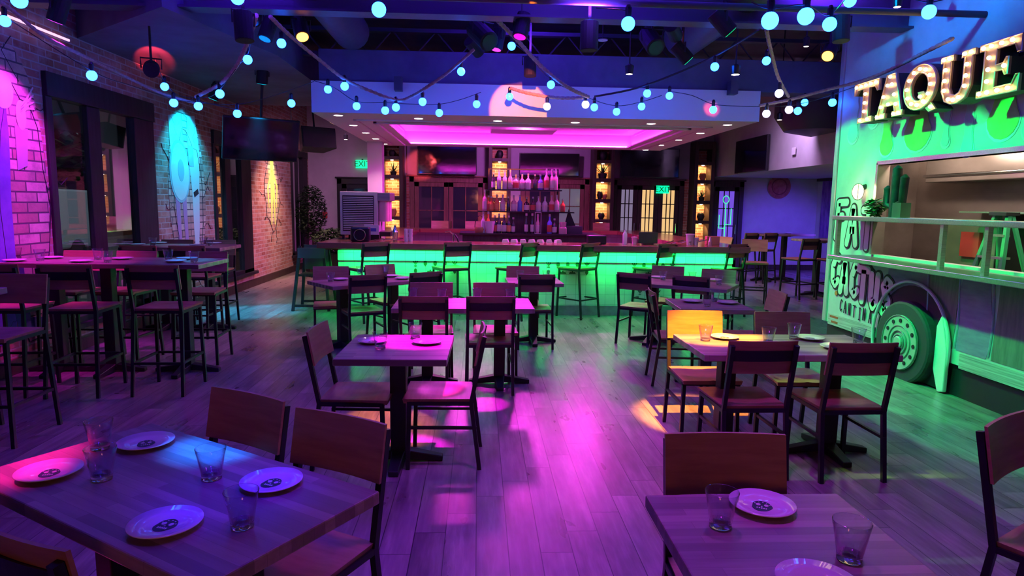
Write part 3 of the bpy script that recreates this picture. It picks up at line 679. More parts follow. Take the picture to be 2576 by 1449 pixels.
m.box(p.x-.05, 11.07, 1.512, p.x+.05, 11.078, 1.52); m.box(p.x-.05, 11.07, 1.161, p.x+.05, 11.078, 1.169)
tag(m.build('display_box', WHITE), 'white edged clear box around the pink bottle on lowest tier', 'box')
# frozen drink machine
t = thing('frozen_drink_machine', 'large vented drink machine standing on the bar left side', 'machine', (-1.84, 10.62, BZ))
m = MB(); m.box(-.31, -.25, .07, .27, .35, .74); m.build('housing', mat('machine_metal', (.6, .58, .62), .35, .3), t, bevel=.01)
for k in range(19): MB().box(-.26, -.262, .15+k*.0275, .2, -.25, .163+k*.0275).build('vent_slat', mat('slat_metal', (.7, .7, .75), .3, .4), t)
MB().box(-.27, -.255, .13, .21, -.2505, .68).build('vent_recess', BLACK, t)
for k in range(2): m = MB(); m.tube([(.34, -.12+k*.3, .28), (.34, -.12+k*.3, .6)], .09, 18); m.build('mixing_bowl', LIQ['pinkglass'], t, smooth=True)
m = MB(); m.box(.27, -.24, .6, .46, .34, .73); m.build('top_hood', INOX, t, bevel=.01)
m = MB(); m.box(.27, -.24, .05, .46, .34, .12); m.build('drip_tray', BLACK, t)
for k in range(4): MB().box((-.29 if k % 2 else .2), (-.23 if k < 2 else .28), 0, (-.25 if k % 2 else .24), (-.19 if k < 2 else .32), .07).build('leg', BLACK, t)
def bp(px, Y=9.98): return Vector((atY(px, 600, Y).x, Y, BZ))
# objects on the bar
t = thing('portable_radio', 'black box with a bright ring on the bar left end', 'radio', tuple(bp(905, 9.72)+Vector((0, 0, .001))))
MB().box(-.14, 0, 0, .14, .16, .22).build('body', BLACK, t, bevel=.03)
m = MB(); m.tube([(.082*math.cos(a)-.0, -.008, .1+.082*math.sin(a)) for a in [2*PI*k/24 for k in range(24)]], .007, 6, True); m.build('ring', CHROME, t)
t = thing('card_display', 'small white card sign beside the black radio', 'sign', tuple(bp(935, 10.05)+Vector((0, 0, .001))))
MB().box(-.11, 0, 0, .11, .1, .09).build('base_box', BLACK, t); MB().box(-.11, 0, .09, .11, .02, .24).build('card', WHITE, t); MB().box(-.07, -.003, .14, .07, -.0005, .19).build('printed_panel', mat('card_blue', (.1, .12, .5), .5), t)
def shaker(px, py, label, s=1.0):
    t = thing('cocktail_shaker', label, 'shaker', tuple(bp(px, 9.95)+Vector((0, 0, .001))))
    m = MB(); m.lathe([(.0001, 0), (.035*s, 0), (.045*s, .14*s), (.0001, .14*s)], 16); m.build('cup', CHROME, t, smooth=True)
    m = MB(); m.lathe([(.0001, .14*s), (.045*s, .14*s), (.02*s, .2*s), (.018*s, .24*s), (.0001, .24*s)], 16); m.build('lid', CHROME, t, smooth=True)
shaker(994, 604, 'steel cocktail shaker on the bar beside the drink machine')
for k, px in enumerate((1022, 1033)):
    for j in range(3):
        m = MB(); m.lathe([(.028, 0), (.034, .07), (.031, .07), (.026, .006), (.0001, .006)], 14); o = m.build('tumbler', LIQ['clear'], smooth=True); o.location = bp(px, 9.95)+Vector((0, 0, .001+j*.06))
        tag(o, '%s tumbler of the %s stack on the bar' % (['bottom', 'middle', 'top'][j], ['left', 'right'][k]), 'glass', 'stacked tumblers on the bar')
# soda gun, fruit tray, loose items
t = thing('soda_gun', 'chrome soda gun holder on the bar beside the stacked tumblers', 'soda gun', tuple(bp(1140, 9.87)+Vector((0, 0, .001))))
m = MB(); m.tube([(0, 0, 0), (0, 0, .12), (-.05, 0, .16), (-.12, 0, .15)], .012, 8); m.build('nozzle', CHROME, t); m = MB(); m.tube([(.02, 0, .12), (.06, 0, .06), (.08, 0, .0)], .012, 8); m.build('hose', BLACK, t)
rnd = random.Random(4)
for k in range(7):
    px = 1272+k*22; p = bp(px, 10.05)+Vector((0, 0, .001)); o = MB().prism([(-.05, 0), (.05, 0), (.03, .05), (-.04, .045)], -.04, .04, lambda u, v, a: (u, a, v)).build('folded_napkin', WHITE)
    o.location = p; o.rotation_euler = (0, 0, rnd.uniform(-.5, .5)); tag(o, ['white folded napkin, first from the left of the bar row', 'white folded napkin, second from the left of the bar row', 'white folded napkin, third from the left of the bar row', 'white folded napkin at the middle of the bar row', 'white folded napkin, third from the right of the bar row', 'white folded napkin, second from the right of the bar row', 'white folded napkin, last on the right of the bar row'][k], 'napkin', 'folded napkins on the bar')
o = MB().box(-.14, -.1, 0, .14, .1, .13).build('caddy_box', BLACK, bevel=.015); o.location = bp(1500, 9.92)+Vector((0, 0, .001)); tag(o, 'black rounded bin on the bar left of the water bottle', 'box')
t = thing('water_bottle', 'clear plastic bottle standing on the bar', 'bottle', tuple(bp(1572, 9.82)+Vector((0, 0, .001))))
m = MB(); m.lathe([(.0001, 0), (.035, 0), (.036, .15), (.03, .17), (.012, .2), (.0001, .2)], 16); m.build('body', LIQ['clear'], t, smooth=True); m = MB(); m.lathe([(.0001, .2), (.014, .2), (.014, .22), (.0001, .22)], 12); m.build('cap', WHITE, t)
def cup(px, py, label, s=1):
    m = MB(); m.lathe([(.0001, 0), (.032*s, 0), (.042*s, .1*s), (.046*s, .105*s), (.046*s, .112*s), (.0001, .112*s)], 18); o = m.build('paper_cup', WHITE, smooth=True); o.location = bp(px, 9.9)+Vector((0, 0, .001)); tag(o, label, 'cup')
cup(1596, 608, 'white paper cup between the bottle and the black screen'); cup(1751, 611, 'white paper cup on the bar right end', 1.0); cup(1736, 603, 'tall pink cup on the bar right end behind the paper cup', 1.5)
t = thing('order_terminal', 'black screen terminal standing on the bar', 'monitor', tuple(bp(1631, 9.84)+Vector((0, 0, .001))))
m = MB(); m.prism([(-.15, .02), (.14, .02), (.15, .19), (-.14, .19)], -.012, .012, lambda u, v, a: (u, a+v*.15, v)); m.build('screen', BLACK, t, bevel=.004); MB().box(-.08, -.02, 0, .08, .1, .02).build('stand', BLACK, t)
m = MB(); m.lathe([(.0001, 0), (.03, 0), (.03, .06), (.02, .07), (.012, .13), (.0001, .13)], 14); o = m.build('syrup_bottle', LIQ['pinkglass'], smooth=True); o.location = bp(1787, 9.80)+Vector((0, 0, .001)); tag(o, 'small pink bottle beside the orange box on the bar', 'bottle')
o = MB().box(-.1, -.05, 0, .1, .05, .13).build('cardboard_box', mat('orange_card', (.6, .25, .15), .7), bevel=.003); o.location = bp(1792, 10.02)+Vector((0, 0, .001)); tag(o, 'orange pink box standing on the bar right end', 'box')
for k in range(5):
    a = bp(1668+k*22, 9.82)+Vector((0, 0, .01+.012*k)); b = bp(1695+k*24, 10.07)+Vector((0, 0, .05+.01*k)); o = MB().bar(a, b, .015).build('serving_tongs', CHROME); tag(o, 'long metal bar tool, %s of the scattered row right of screen' % ['first', 'second', 'third', 'fourth', 'fifth'][k], 'utensil', 'scattered bar tools')
for k in range(4):
    a = bp(925+k*20, 9.77)+Vector((0, 0, .01+.008*k)); b = bp(965+k*16, 10.02)+Vector((0, 0, .04)); o = MB().bar(a, b, .012).build('bar_spoon', CHROME); tag(o, 'long bar spoon, %s of those lying beside the shaker' % ['first', 'second', 'third', 'fourth'][k], 'utensil', 'bar spoons by the shaker')
t = thing('copper_basket', 'round copper basket with a hooped handle beside bottles', 'basket', tuple(atY(1207, 584, 11.15).xy)+(1.161,))
m = MB(); m.lathe([(.0001, 0), (.08, 0), (.095, .06), (.085, .1), (.0001, .09)], 20); m.build('bowl', mat('copper', (.6, .25, .15), .3, .6), t, smooth=True); m = MB(); m.tube([(.085*math.cos(a), 0, .09+.2*math.sin(a)) for a in [PI*k/14 for k in range(15)]], .006, 6); m.build('handle', IRON, t)
m = MB(); m.lathe([(.0001, 0), (.06, 0), (.085, .2), (.08, .2), (.056, .01)], 20); o = m.build('ice_bucket', WHITE, smooth=True); o.location = (atY(1232, 584, 11.0).x, 11.08, 1.161); tag(o, 'white tapered bucket beside the copper basket', 'bucket')
t = thing('a_board_sign', 'small black triangular easel sign right of the bottle tower', 'sign', (atY(1440, 570, 11.3).x, 11.4, 1.161))
m = MB(); m.prism([(-.16, 0), (.12, 0), (-.06, .42)], -.02, .02, lambda u, v, a: (u, a, v)); m.build('board', BLACK, t); MB().box(-.15, -.2, 0, .16, -.04, .13).build('tray', mat('dark_tray', (.05, .04, .06), .5), t)
m = MB(); m.lathe([(.0001, 0), (.07, 0), (.07, .1), (.055, .11), (.06, .2), (.0001, .2)], 18); o = m.build('blender_jar', LIQ['pinkglass'], smooth=True); o.location = (atY(1415, 570, 11.2).x, 11.15, 1.161); tag(o, 'pink topped jar on dark base beside the easel sign', 'jar')

# ================================================================ CHAIRS, STOOLS, TABLES
def seat_mb(zt, w=.42, d=.42, th=.028):
    m = MB(); n = 14; y0 = -.2
    def h(u, v):
        x, y = (u-.5)*2, (v-.45)*2
        r = math.sqrt((x/.78)**2+(y/.72)**2)
        dip = -.012*max(0, 1-r**4) if r < 1 else 0
        return zt+dip+.004*max(0, 1-abs(x)*6)*(1 if v > .4 else 0)
    idx = {}
    for i in range(n+1):
        for j in range(n+1):
            u, v = i/n, j/n; ww = w*(1-.05*(1-v)); idx[i, j] = len(m.v); m.v.append(((u-.5)*ww, y0+v*d, h(u, v)))
    for i in range(n):
        for j in range(n): m.face([idx[i, j], idx[i+1, j], idx[i+1, j+1], idx[i, j+1]])
    b0 = len(m.v)
    ring = [(i, 0) for i in range(n)]+[(n, j) for j in range(n)]+[(n-i, n) for i in range(n)]+[(0, n-j) for j in range(n)]
    for k, (i, j) in enumerate(ring): x, y, z = m.v[idx[i, j]]; m.v.append((x*.97, y*.97+.0, zt-th))
    for k in range(len(ring)):
        k2 = (k+1) % len(ring); m.face([idx[ring[k]], b0+k, b0+k2, idx[ring[k2]]])
    m.face([b0+k for k in range(len(ring))][::-1]); return m
def make_seat(zs, zb, name, label, cat, ring=False):
    """forward is +Y; zs seat height, zb top of the back"""
    t = thing(name, label, cat); w = .195
    seat_mb(zs).build('seat', CHWOOD, t, smooth=True)
    dz = zb-zs
    def post_y(z): # rear post profile
        return -.205-.075*(z-zs)/.4
    m = MB(); zlo = zb-.205; n = 10
    pts = []
    for side in (0, 1):
        for k in range(n+1):
            x = -.21+.42*k/n; c = .018*(1-(x/.21)**2)
            pts.append((x, c, side))
    def yy(x, z, f): return post_y(z)+.016-.018*(1-(x/.21)**2)+(.012 if f else 0)
    grid = {}
    for f in (0, 1):
        for z_i, z in enumerate((zlo, zb)):
            for k in range(n+1):
                x = -.21+.42*k/n; grid[f, z_i, k] = len(m.v); m.v.append((x, yy(x, z, f), z))
    for k in range(n):
        m.face([grid[0, 0, k], grid[0, 0, k+1], grid[0, 1, k+1], grid[0, 1, k]]); m.face([grid[1, 0, k], grid[1, 1, k], grid[1, 1, k+1], grid[1, 0, k+1]])
        m.face([grid[0, 1, k], grid[0, 1, k+1], grid[1, 1, k+1], grid[1, 1, k]]); m.face([grid[0, 0, k], grid[1, 0, k], grid[1, 0, k+1], grid[0, 0, k+1]])
    for k in (0, n):
        q = [grid[0, 0, k], grid[0, 1, k], grid[1, 1, k], grid[1, 0, k]]; m.face(q if k == 0 else q[::-1])
    m.build('backrest', CHWOOD, t, smooth=True)
    m = MB(); za, zc = zb-.125, zb-.058; f2 = {}
    for f in (0, 1):
        for zi, z in enumerate((za, zc)):
            for k in range(n+1):
                x = -.195+.39*k/n; f2[f, zi, k] = len(m.v); m.v.append((x, yy(x, z, 0)-.003-(.006 if f else 0), z))
    for k in range(n):
        m.face([f2[1, 0, k], f2[1, 0, k+1], f2[1, 1, k+1], f2[1, 1, k]]); m.face([f2[0, 0, k], f2[0, 1, k], f2[0, 1, k+1], f2[0, 0, k+1]])
        m.face([f2[1, 1, k], f2[1, 1, k+1], f2[0, 1, k+1], f2[0, 1, k]]); m.face([f2[1, 0, k], f2[0, 0, k], f2[0, 0, k+1], f2[1, 0, k+1]])
    m.build('back_strap', STEEL, t)
    sp = .018 if ring else .006
    for s in (-1, 1):
        x = s*w; m = MB(); m.bar((x*(1+sp*3), .185+sp, 0), (x*.98, .18, zs-.03), .025, up=(0, 1, 0)); m.build('leg', STEEL, t)
        m = MB(); fy = -.255-(.02 if ring else 0); m.bar((x*(1+sp*3), fy, 0), (x, -.2, zs-.02), .025, up=(0, 1, 0)); m.bar((x, -.2, zs-.03), (x, post_y(zb-.02)-.002, zb-.025), .025, up=(0, 1, 0)); m.build('leg', STEEL, t)
    m = MB(); z = zs-.042; m.box(-w-.01, -.21, z, w+.01, -.185, z+.024); m.box(-w-.01, .168, z, w+.01, .193, z+.024); m.box(-w-.012, -.2, z, -w+.012, .18, z+.024); m.box(w-.012, -.2, z, w+.012, .18, z+.024); m.build('seat_frame', STEEL, t)
    if ring:
        z = .28; a, b, c = w*1.02, -.245, .19
        for p, q in (((-a, b, z), (a, b, z)), ((-a, c, z), (a, c, z)), ((-a, b, z), (-a, c, z)), ((a, b, z), (a, c, z))): MB().bar(p, q, .02).build('footrest_bar', STEEL, t)
    else:
        z = .27
        for s in (-1, 1): MB().bar((s*w, -.235, z), (s*w, .183, z), .018).build('stretcher', STEEL, t)
    return t
CHAIR0 = make_seat(.455, .87, 'dining_chair', 'x', 'chair'); ST = make_seat(.74, 1.11, 'bar_stool', 'x', 'stool', True)
used = {}
def put(src, bx, by, ang, back, label, group=None, scale=None):
    """bx,by: point under the top of the backrest; ang: degrees of the board's line in plan; back=True when seen from behind"""
    a = rad(ang); fwd = Vector((-math.sin(a), math.cos(a))) if back else Vector((math.sin(a), -math.cos(a)))
    o = Vector((bx, by))+fwd*.27; rz = math.atan2(-fwd.x, fwd.y)
    if src not in used: used[src] = 1; src.location = (o.x, o.y, 0); src.rotation_euler = (0, 0, rz); r = src
    else: r = dup(src, (o.x, o.y, 0), rz)
    r['label'] = label
    if group: r['group'] = group
    elif 'group' in r: del r['group']
    if scale: r.scale = scale
    return r
G1 = 'wooden dining chairs with black steel frames'
for c in [
 (-1.79, 8.04, 13, 0, 'chair with plain back and green tinted seat beside the child high chair'),
 (-1.25, 8.35, 38, 0, 'chair tucked behind the left back table, nearest the bar, plain back facing the room'),
 (-1.19, 7.13, 25, 1, 'chair with strapped back in front of the left back table, nearer its left end'),
 (-.59, 7.47, 36, 1, 'chair with strapped back in front of left back table, nearer the aisle'),
 (-.46, 5.50, 0, 1, 'chair with orange lit strapped back in front of the long magenta lit table'),
 (.11, 5.51, 2, 1, 'chair with magenta lit seat in front of the long magenta lit table'),
 (-.46, 6.48, 3, 0, 'chair behind the left half of the long magenta lit table'),
 (.16, 6.51, 1, 0, 'chair behind the right half of the long magenta lit table'),
 (.57, 8.33, -5, 0, 'chair behind the small square table in the middle by the bar'),
 (.66, 7.32, 3, 1, 'chair with strapped back in front of the small square table by the bar'),
 (1.82, 7.57, -34, 1, 'chair with strapped back at left front of the slanted table below the right bar stools'),
 (2.41, 7.28, -32, 1, 'chair with strapped back at right front of the slanted table below the right bar stools'),
 (2.51, 8.53, -24, 0, 'plain purple lit chair back behind the slanted table, left one'),
 (3.04, 8.11, -28, 0, 'plain purple lit chair back behind the slanted table, right one'),
 (1.62, 6.03, -96, 1, 'chair seen edge on at left side of the table with two plates, purple seat'),
 (2.84, 6.01, -93, 0, 'chair at right side of the table with two plates, curved plain back toward the aisle'),
 (1.64, 4.84, -1, 0, 'chair with brightly orange lit back and seat behind the right middle table'),
 (2.30, 4.80, -2, 0, 'chair with dull olive brown plain back behind the right middle table'),
 (1.69, 3.72, 1, 1, 'chair with strapped back and reddish seat in front of right middle table'),
 (2.28, 3.68, 1, 1, 'chair with strapped back and yellow green lit seat in front of right middle table'),
 (.86, 2.16, -2, 0, 'chair with large plain back behind the bottom right table'),
 (-.93, 2.65, -31, 0, 'chair with red brown plain back behind the big tilted table, farther one'),
 (-.50, 2.37, -29, 0, 'chair with red brown plain back behind the big tilted table, nearer the aisle'),
 (-1.10, 1.51, -27, 1, 'chair cut off by the bottom left corner, back to the camera'),
 (2.03, 2.33, 30, 0, 'chair cut off by the right edge with green lit curved back'),
 (-1.02, 4.13, 87, 0, 'chair with plain curved back on the left side of the small magenta table'),
 (.035, 4.13, 89, 1, 'chair seen edge on at the right side of the small magenta table'),
]:
    x, y, a, b, lb = c
    if 'left side of the small magenta' in lb: put(CHAIR0, x, y, a, 0, lb, G1)      # faces +X
    elif 'edge on at the right side' in lb: put(CHAIR0, x, y, a, 1, lb, G1)         # faces -X
    else: put(CHAIR0, x, y, a, b, lb, G1)
G2 = 'tall wooden bar stools with black steel frames'
xs5, xs6, xs7 = -2.85, -3.56, -4.02
for x, y, a, b, lb in [
 (-3.26, 4.80, 0, 0, 'stool with plain back facing the camera at the left edge of the room'),
 (-3.93, 5.45, 3, 1, 'stool cut off by left edge, pushed to the near high table'),
 (-3.35, 5.45, 3, 1, 'stool with strapped back in the middle of the near high table front'),
 (-2.68, 5.50, 1, 1, 'stool with strapped back at the right end of the near high table front'),
 (xs5, 7.05, 4, 0, 'stool with red lit back behind the right end of near high table'),
 (xs6, 7.05, -3, 0, 'stool behind the middle of the near high table, pushed in'),
 (-4.08, 7.02, -4, 0, 'stool behind the left end of the near high table by the purple mural'),
 (-3.52, 9.15, 2, 0, 'stool behind the far high table, at its right end'),
 (-4.08, 9.15, 2, 0, 'stool behind the far high table, beside the window jamb'),
 (-3.98, 7.86, 0, 1, 'stool between the two high tables, at the left'),
 (-3.42, 7.86, 0, 1, 'stool between the two high tables, at the right'),
 (-1.39, 9.04, 37, 1, 'stool at the bar, leftmost along the green front'),
 (-.28, 9.22, 26, 1, 'stool at the bar, second from the left along the green front'),
 (.75, 9.32, 50, 1, 'stool at the bar, third from left with greenish back'),
 (1.64, 9.42, 41, 1, 'stool at the bar, third from the right, standing clear of all tables'),
 (2.77, 9.44, 38, 1, 'stool at the bar, second from the right along the green front'),
 (3.86, 9.55, 28, 1, 'stool at the bar, rightmost along the green front'),
 (4.76, 11.1, -20, 0, 'stool with orange and tan lit plain back beyond the bar right corner'),
 (4.55, 11.9, -70, 0, 'stool behind the tan backed one at the right side of the bar'),
 (-.95, 16.3, 0, 0, 'stool with orange back behind the far side of bar, left of the door post'),
 (-.12, 16.3, 0, 0, 'stool with orange back behind the far side of bar, next to the bottle tower'),
 (3.05, 16.3, 0, 0, 'stool with orange back behind the far side of bar, under the agave column'),
 (5.9, 13.9, 28, 1, 'stool at the far side room high table, left one'),
 (6.4, 14.05, 28, 1, 'stool at the far side room high table, second one'),
 (6.0, 11.55, 20, 1, 'stool at the side room high table beside the food truck, left one'),
 (6.52, 11.4, 5, 1, 'stool at side room high table right beside the food truck edge'),
]:
    o = put(ST, x, y, a, b, lb, G2)
    if y > 16: o.scale = (1, 1, 1.1)

def ped(parent, x, y, h, w=.1, arm=.3, base='cross'):
    m = MB(); m.box(x-w/2, y-w/2, .05, x+w/2, y+w/2, h); cl = m.build('column', IRON, parent, bevel=.006)
    m = MB()
    for a in range(4):
        c, s = math.cos(a*PI/2), math.sin(a*PI/2); t = Vector((c, s, 0)); n = Vector((-s, c, 0))
        p0 = Vector((x, y, 0)); A = p0+t*.02; B = p0+t*arm
        m.hexa([A-n*.045+Vector((0, 0, .02)), A+n*.045+Vector((0, 0, .02)), B+n*.03+Vector((0, 0, 0)), B-n*.03+Vector((0, 0, 0)),
                A-n*.045+Vector((0, 0, .085)), A+n*.045+Vector((0, 0, .085)), B+n*.03+Vector((0, 0, .035)), B-n*.03+Vector((0, 0, .035))])
    m.build('cross_base', IRON, parent, bevel=.006)
    m = MB(); m.box(x-.2, y-.03, h-.004, x+.2, y+.03, h+.016); m.box(x-.03, y-.2, h-.004, x+.03, y+.2, h+.016); m.build('support_plate', IRON, cl)
def table(name, label, x, y, w, d, rz, h=.75, peds=((0, 0),), group='butcher block dining tables', arm=.28, pw=.1, th=.042):
    t = thing(name, label, 'table', (x, y, 0), rad(rz), group)
    m = MB(); m.box(-w/2, -d/2, h-th, w/2, d/2, h); m.build('tabletop', BUTCHER, t, bevel=.005)
    for a, b in peds: ped(t, a, b, h-th-.016, pw, arm)
    return t
table('dining_table', 'small table lit bright magenta on its right half, between two facing chairs', -.5, 4.10, .66, .72, -1)
table('dining_table', 'long table with magenta top in the middle of room behind two strapped chairs', -.13, 5.93, 1.24, .66, 1, peds=((-.33, 0), (.33, 0)))
table('dining_table', 'long slanted purple topped table at left near the bar and child high chair', -1.28, 7.66, 1.2, .65, 38, peds=((-.33, 0), (.33, 0)))
table('dining_table', 'small square table in the middle directly below the bar stools', .66, 7.76, .64, .62, 2)
table('dining_table', 'long slanted table at right near the bar, greenish right edge', 2.41, 7.63, 1.2, .65, -33, peds=((-.33, 0), (.33, 0)))
table('dining_table', 'square table with two plates and two glasses beyond the orange lit chair', 2.15, 5.97, .66, .65, -4)
table('dining_table', 'long table at right with orange glow on left corner and green at right', 2.02, 4.2, 1.26, .66, 0, peds=((-.36, 0), (.36, 0)))
table('dining_table', 'brown table in the bottom right corner of the view', .84, 1.56, .62, .76, 0)
table('dining_table', 'big tilted table in the bottom left, pink, violet and blue on top', -.98, 2.05, 1.21, .62, -33, peds=((-.33, 0), (.33, 0)))
table('high_table', 'near high table by the purple mural, pink at left and blue at right end', -3.4, 6.36, 1.78, .72, 0, 1.07, ((-.58, 0), (-.1, 0), (.6, 0)), 'tall bar height tables', .3)
table('high_table', 'far high table under the cyan mural with green lit end', -3.72, 8.5, 1.16, .72, 0, 1.07, ((-.25, 0), (.3, 0)), 'tall bar height tables', .3)
table('high_table', 'high table cut off by the left edge, only its corner showing', -3.55, 4.03, 1.0, .7, 0, 1.07, ((0, 0),), 'tall bar height tables', .3)
table('high_table', 'high table farthest away against the side room wall', 6.9, 14.7, 1.3, .7, 10, 1.07, ((-.4, 0), (.1, 0)), 'tall bar height tables', .3)
table('high_table', 'high table in side room just beyond the food truck', 6.75, 12.2, 1.3, .7, 5, 1.07, ((-.3, 0), (.3, 0)), 'tall bar height tables', .3)

# plates and glasses
def make_plate(label):
    t = thing('plate', label, 'plate')
    m = MB(); m.lathe([(.0001, .004), (.05, .004), (.058, .007), (.095, .019), (.097, .021), (.096, .023), (.058, .011), (.052, .0085), (.0001, .0085)], 40); m.build('dish', PORC, t, smooth='all')
    m = MB(); zz = .0092; f = lambda u, v, a: (u*.034, v*.034, zz+a)
    e = 28
    out = [((1.0+.06*math.cos(5*a))*math.cos(a)*.85, (1.05+.05*math.cos(3*a))*math.sin(a)) for a in [2*PI*k/e for k in range(e)]]
    m.prism(out, 0, .0004, f); em = m.build('printed_emblem', PRINT, t)
    g = MB()
    for ex in (-.34, .34): g.prism([(ex+.2*math.cos(a), .22+.24*math.sin(a)) for a in [2*PI*k/12 for k in range(12)]], .0005, .0009, f)
    g.prism([(-.08, -.2), (.08, -.2), (0, .02)], .0005, .0009, f)
    for k in range(5): g.prism([(-.42+k*.19, -.58), (-.3+k*.19, -.58), (-.3+k*.19, -.34), (-.42+k*.19, -.34)], .0005, .0009, f)
    for a in (.5, 1.1, 1.57, 2.05, 2.65): g.prism([(.72*math.cos(a)+.07*math.cos(b), .78*math.sin(a)+.07*math.sin(b)) for b in [2*PI*k/8 for k in range(8)]], .0005, .0009, f)
    g.build('emblem_detail', PORC, em); return t
PL = make_plate('x')
def make_glass(label):
    t = thing('rocks_glass', label, 'glass')
    m = MB(); m.lathe([(.0314, .016), (.0475, .104), (.047, .1055), (.0458, .104), (.0305, .02)], 32); m.build('tumbler', GLASS, t, smooth='all')
    m = MB(); m.lathe([(.0001, 0), (.029, 0), (.031, .003), (.0316, .018), (.024, .0155), (.0001, .014)], 32); m.build('thick_base', GLASSB, t, smooth=True); return t
GL = make_glass('x')
def place(src, pos, z, lb, grp, rz=0):
    if src not in used: used[src] = 1; src.location = (pos.x, pos.y, z); src.rotation_euler = (0, 0, rz); r = src
    else: r = dup(src, (pos.x, pos.y, z), rz)
    r['label'] = lb; r['group'] = grp
GP, GG = 'white plates with a black printed emblem', 'short clear rocks glasses'
def P(px, py, lb, h=.75, rz=0): place(PL, at(px, py, h+.01), h+.0008-.004, 'white plate with black print '+lb, GP, rz)
def Gs(px, py, lb, h=.75): place(GL, at(px, py, h), h+.0008, 'clear rocks glass '+lb, GG)
P(367, 1113, 'nearest the blue back corner of the big tilted table', rz=.3); P(124, 1187, 'in the pink corner of the big tilted table', rz=.2); P(683, 1212, 'closest to the aisle on the big tilted table', rz=-.4); P(417, 1318, 'nearest the camera on the big tilted table', rz=-.3)
Gs(252, 1128, 'farthest back on the big tilted table'); Gs(257, 1205, 'beside the pink corner plate of the big tilted table'); Gs(533, 1204, 'in the blue middle of the big tilted table'); Gs(610, 1325, 'in front of the aisle side plate on the big tilted table')
P(1917, 1270, 'at the back of the bottom right table', rz=-.5); P(2057, 1468, 'cut off by the bottom edge on the bottom right table'); Gs(1812, 1324, 'left of the plate on the bottom right table'); Gs(2136, 1408, 'at right on the bottom right table')
P(938, 858, 'left of two on the small magenta table'); P(1075, 860, 'right of two on the small magenta table'); Gs(957, 878, 'in front of left plate on small magenta table'); Gs(1045, 852, 'between the plates at the back of small magenta table')
P(1823, 848, 'glowing white in the orange light on right middle table'); P(2038, 850, 'bluish, at the back right of the right middle table'); P(2103, 873, 'hidden behind the strapped chair on the right middle table')
Gs(1774, 857, 'lit yellow orange at left of right middle table'); Gs(1932, 863, 'behind the left strapped chair of right middle table'); Gs(1996, 853, 'beside the bluish plate on right middle table'); Gs(2158, 864, 'on green lit right end of right middle table')
P(1740, 757, 'at left on the table beyond the orange chair'); P(1830, 761, 'at right on the table beyond the orange chair'); Gs(1779, 771, 'in front on the table beyond the orange chair'); Gs(1798, 758, 'at back on the table beyond the orange chair')
P(1655, 697, 'at left on the slanted table near bar right'); P(1795, 704, 'at right on the slanted table near bar right'); Gs(1668, 705, 'beside left plate on slanted table near bar right'); Gs(1808, 717, 'beside right plate on slanted table near bar right'); Gs(1741, 706, 'between the chair backs on slanted table near bar right')
P(857, 702, 'at left on slanted table by the high chair'); P(985, 694, 'at back right on slanted table by the high chair'); P(1013, 700, 'at the aisle end of slanted table by the high chair'); Gs(832, 709, 'left front on slanted table by the high chair'); Gs(906, 691, 'in the middle of slanted table by the high chair'); Gs(970, 689, 'at the back of slanted table by the high chair')
P(1078, 756, 'behind orange lit chair on the long magenta table'); P(1238, 756, 'behind right strapped chair on long magenta table'); Gs(1039, 753, 'at the left end of the long magenta table'); Gs(1111, 756, 'second from the left on the long magenta table'); Gs(1201, 754, 'second from the right on long magenta table'); Gs(1283, 756, 'at the right end of the long magenta table')
Gs(1308, 703, 'at left on small square table by the bar'); Gs(1374, 702, 'at right on small square table by the bar')
P(37, 655, 'at the left edge on near high table', 1.07); P(130, 648, 'pink lit at the back of near high table', 1.07); P(204, 657, 'left of middle on near high table', 1.07); P(308, 650, 'at the back in the middle of near high table', 1.07); P(441, 657, 'at front right of near high table', 1.07); P(470, 650, 'at the back right of near high table', 1.07)
Gs(42, 651, 'leftmost on near high table', 1.07); Gs(101, 656, 'pink lit, second from left on near high table', 1.07); Gs(247, 653, 'left of the middle pair on near high table', 1.07); Gs(271, 660, 'right of the middle pair on near high table', 1.07); Gs(424, 655, 'left of right hand pair on near high table', 1.07); Gs(489, 660, 'rightmost on near high table', 1.07)
P(345, 615, 'at front left of far high table', 1.07); P(400, 611, 'at back left of far high table', 1.07); P(497, 617, 'at front right of far high table', 1.07); P(538, 612, 'at back right of far high table', 1.07)
Gs(350, 613, 'leftmost on far high table', 1.07); Gs(385, 619, 'second from left on far high table', 1.07); Gs(513, 618, 'left of the right hand pair on far high table', 1.07); Gs(529, 618, 'right of the right hand pair on far high table', 1.07)
place(PL, Vector((6.6, 14.6, 0)), 1.0668, 'white plate with black print at left on the farthest high table', GP); place(PL, Vector((7.1, 14.75, 0)), 1.0668, 'white plate with black print at right on the farthest high table', GP); place(PL, Vector((6.75, 12.15, 0)), 1.0668, 'white plate on the side room high table by the truck', GP)

# high chair / wooden frame at bar's left end
t = thing('high_chair', 'slanted dark child high chair standing at the bar left end', 'high chair', (-2.52, 10.2, 0))
m = MB()
for s in (-1, 1):
    for e in (-1, 1):
        MB().bar((s*.27, e*.27, 0), (s*.17, e*.14, .98), .04).build('leg', DARKWOOD, t)
MB().box(-.2, -.2, .52, .2, .2, .55).build('seat', DARKWOOD, t); 
for s in (-1, 1): MB().bar((-.26, s*.25, .08), (.26, s*.25, .08), .035).build('rail', DARKWOOD, t)
MB().box(-.2, -.19, .8, .2, -.13, .95).build('front_bar', mat('grey_green_wood', (.1, .12, .12), .5), t); MB().box(-.18, .12, .6, .18, .15, .98).build('back_panel', mat('grey_green_wood', (.1, .12, .12), .5), t)

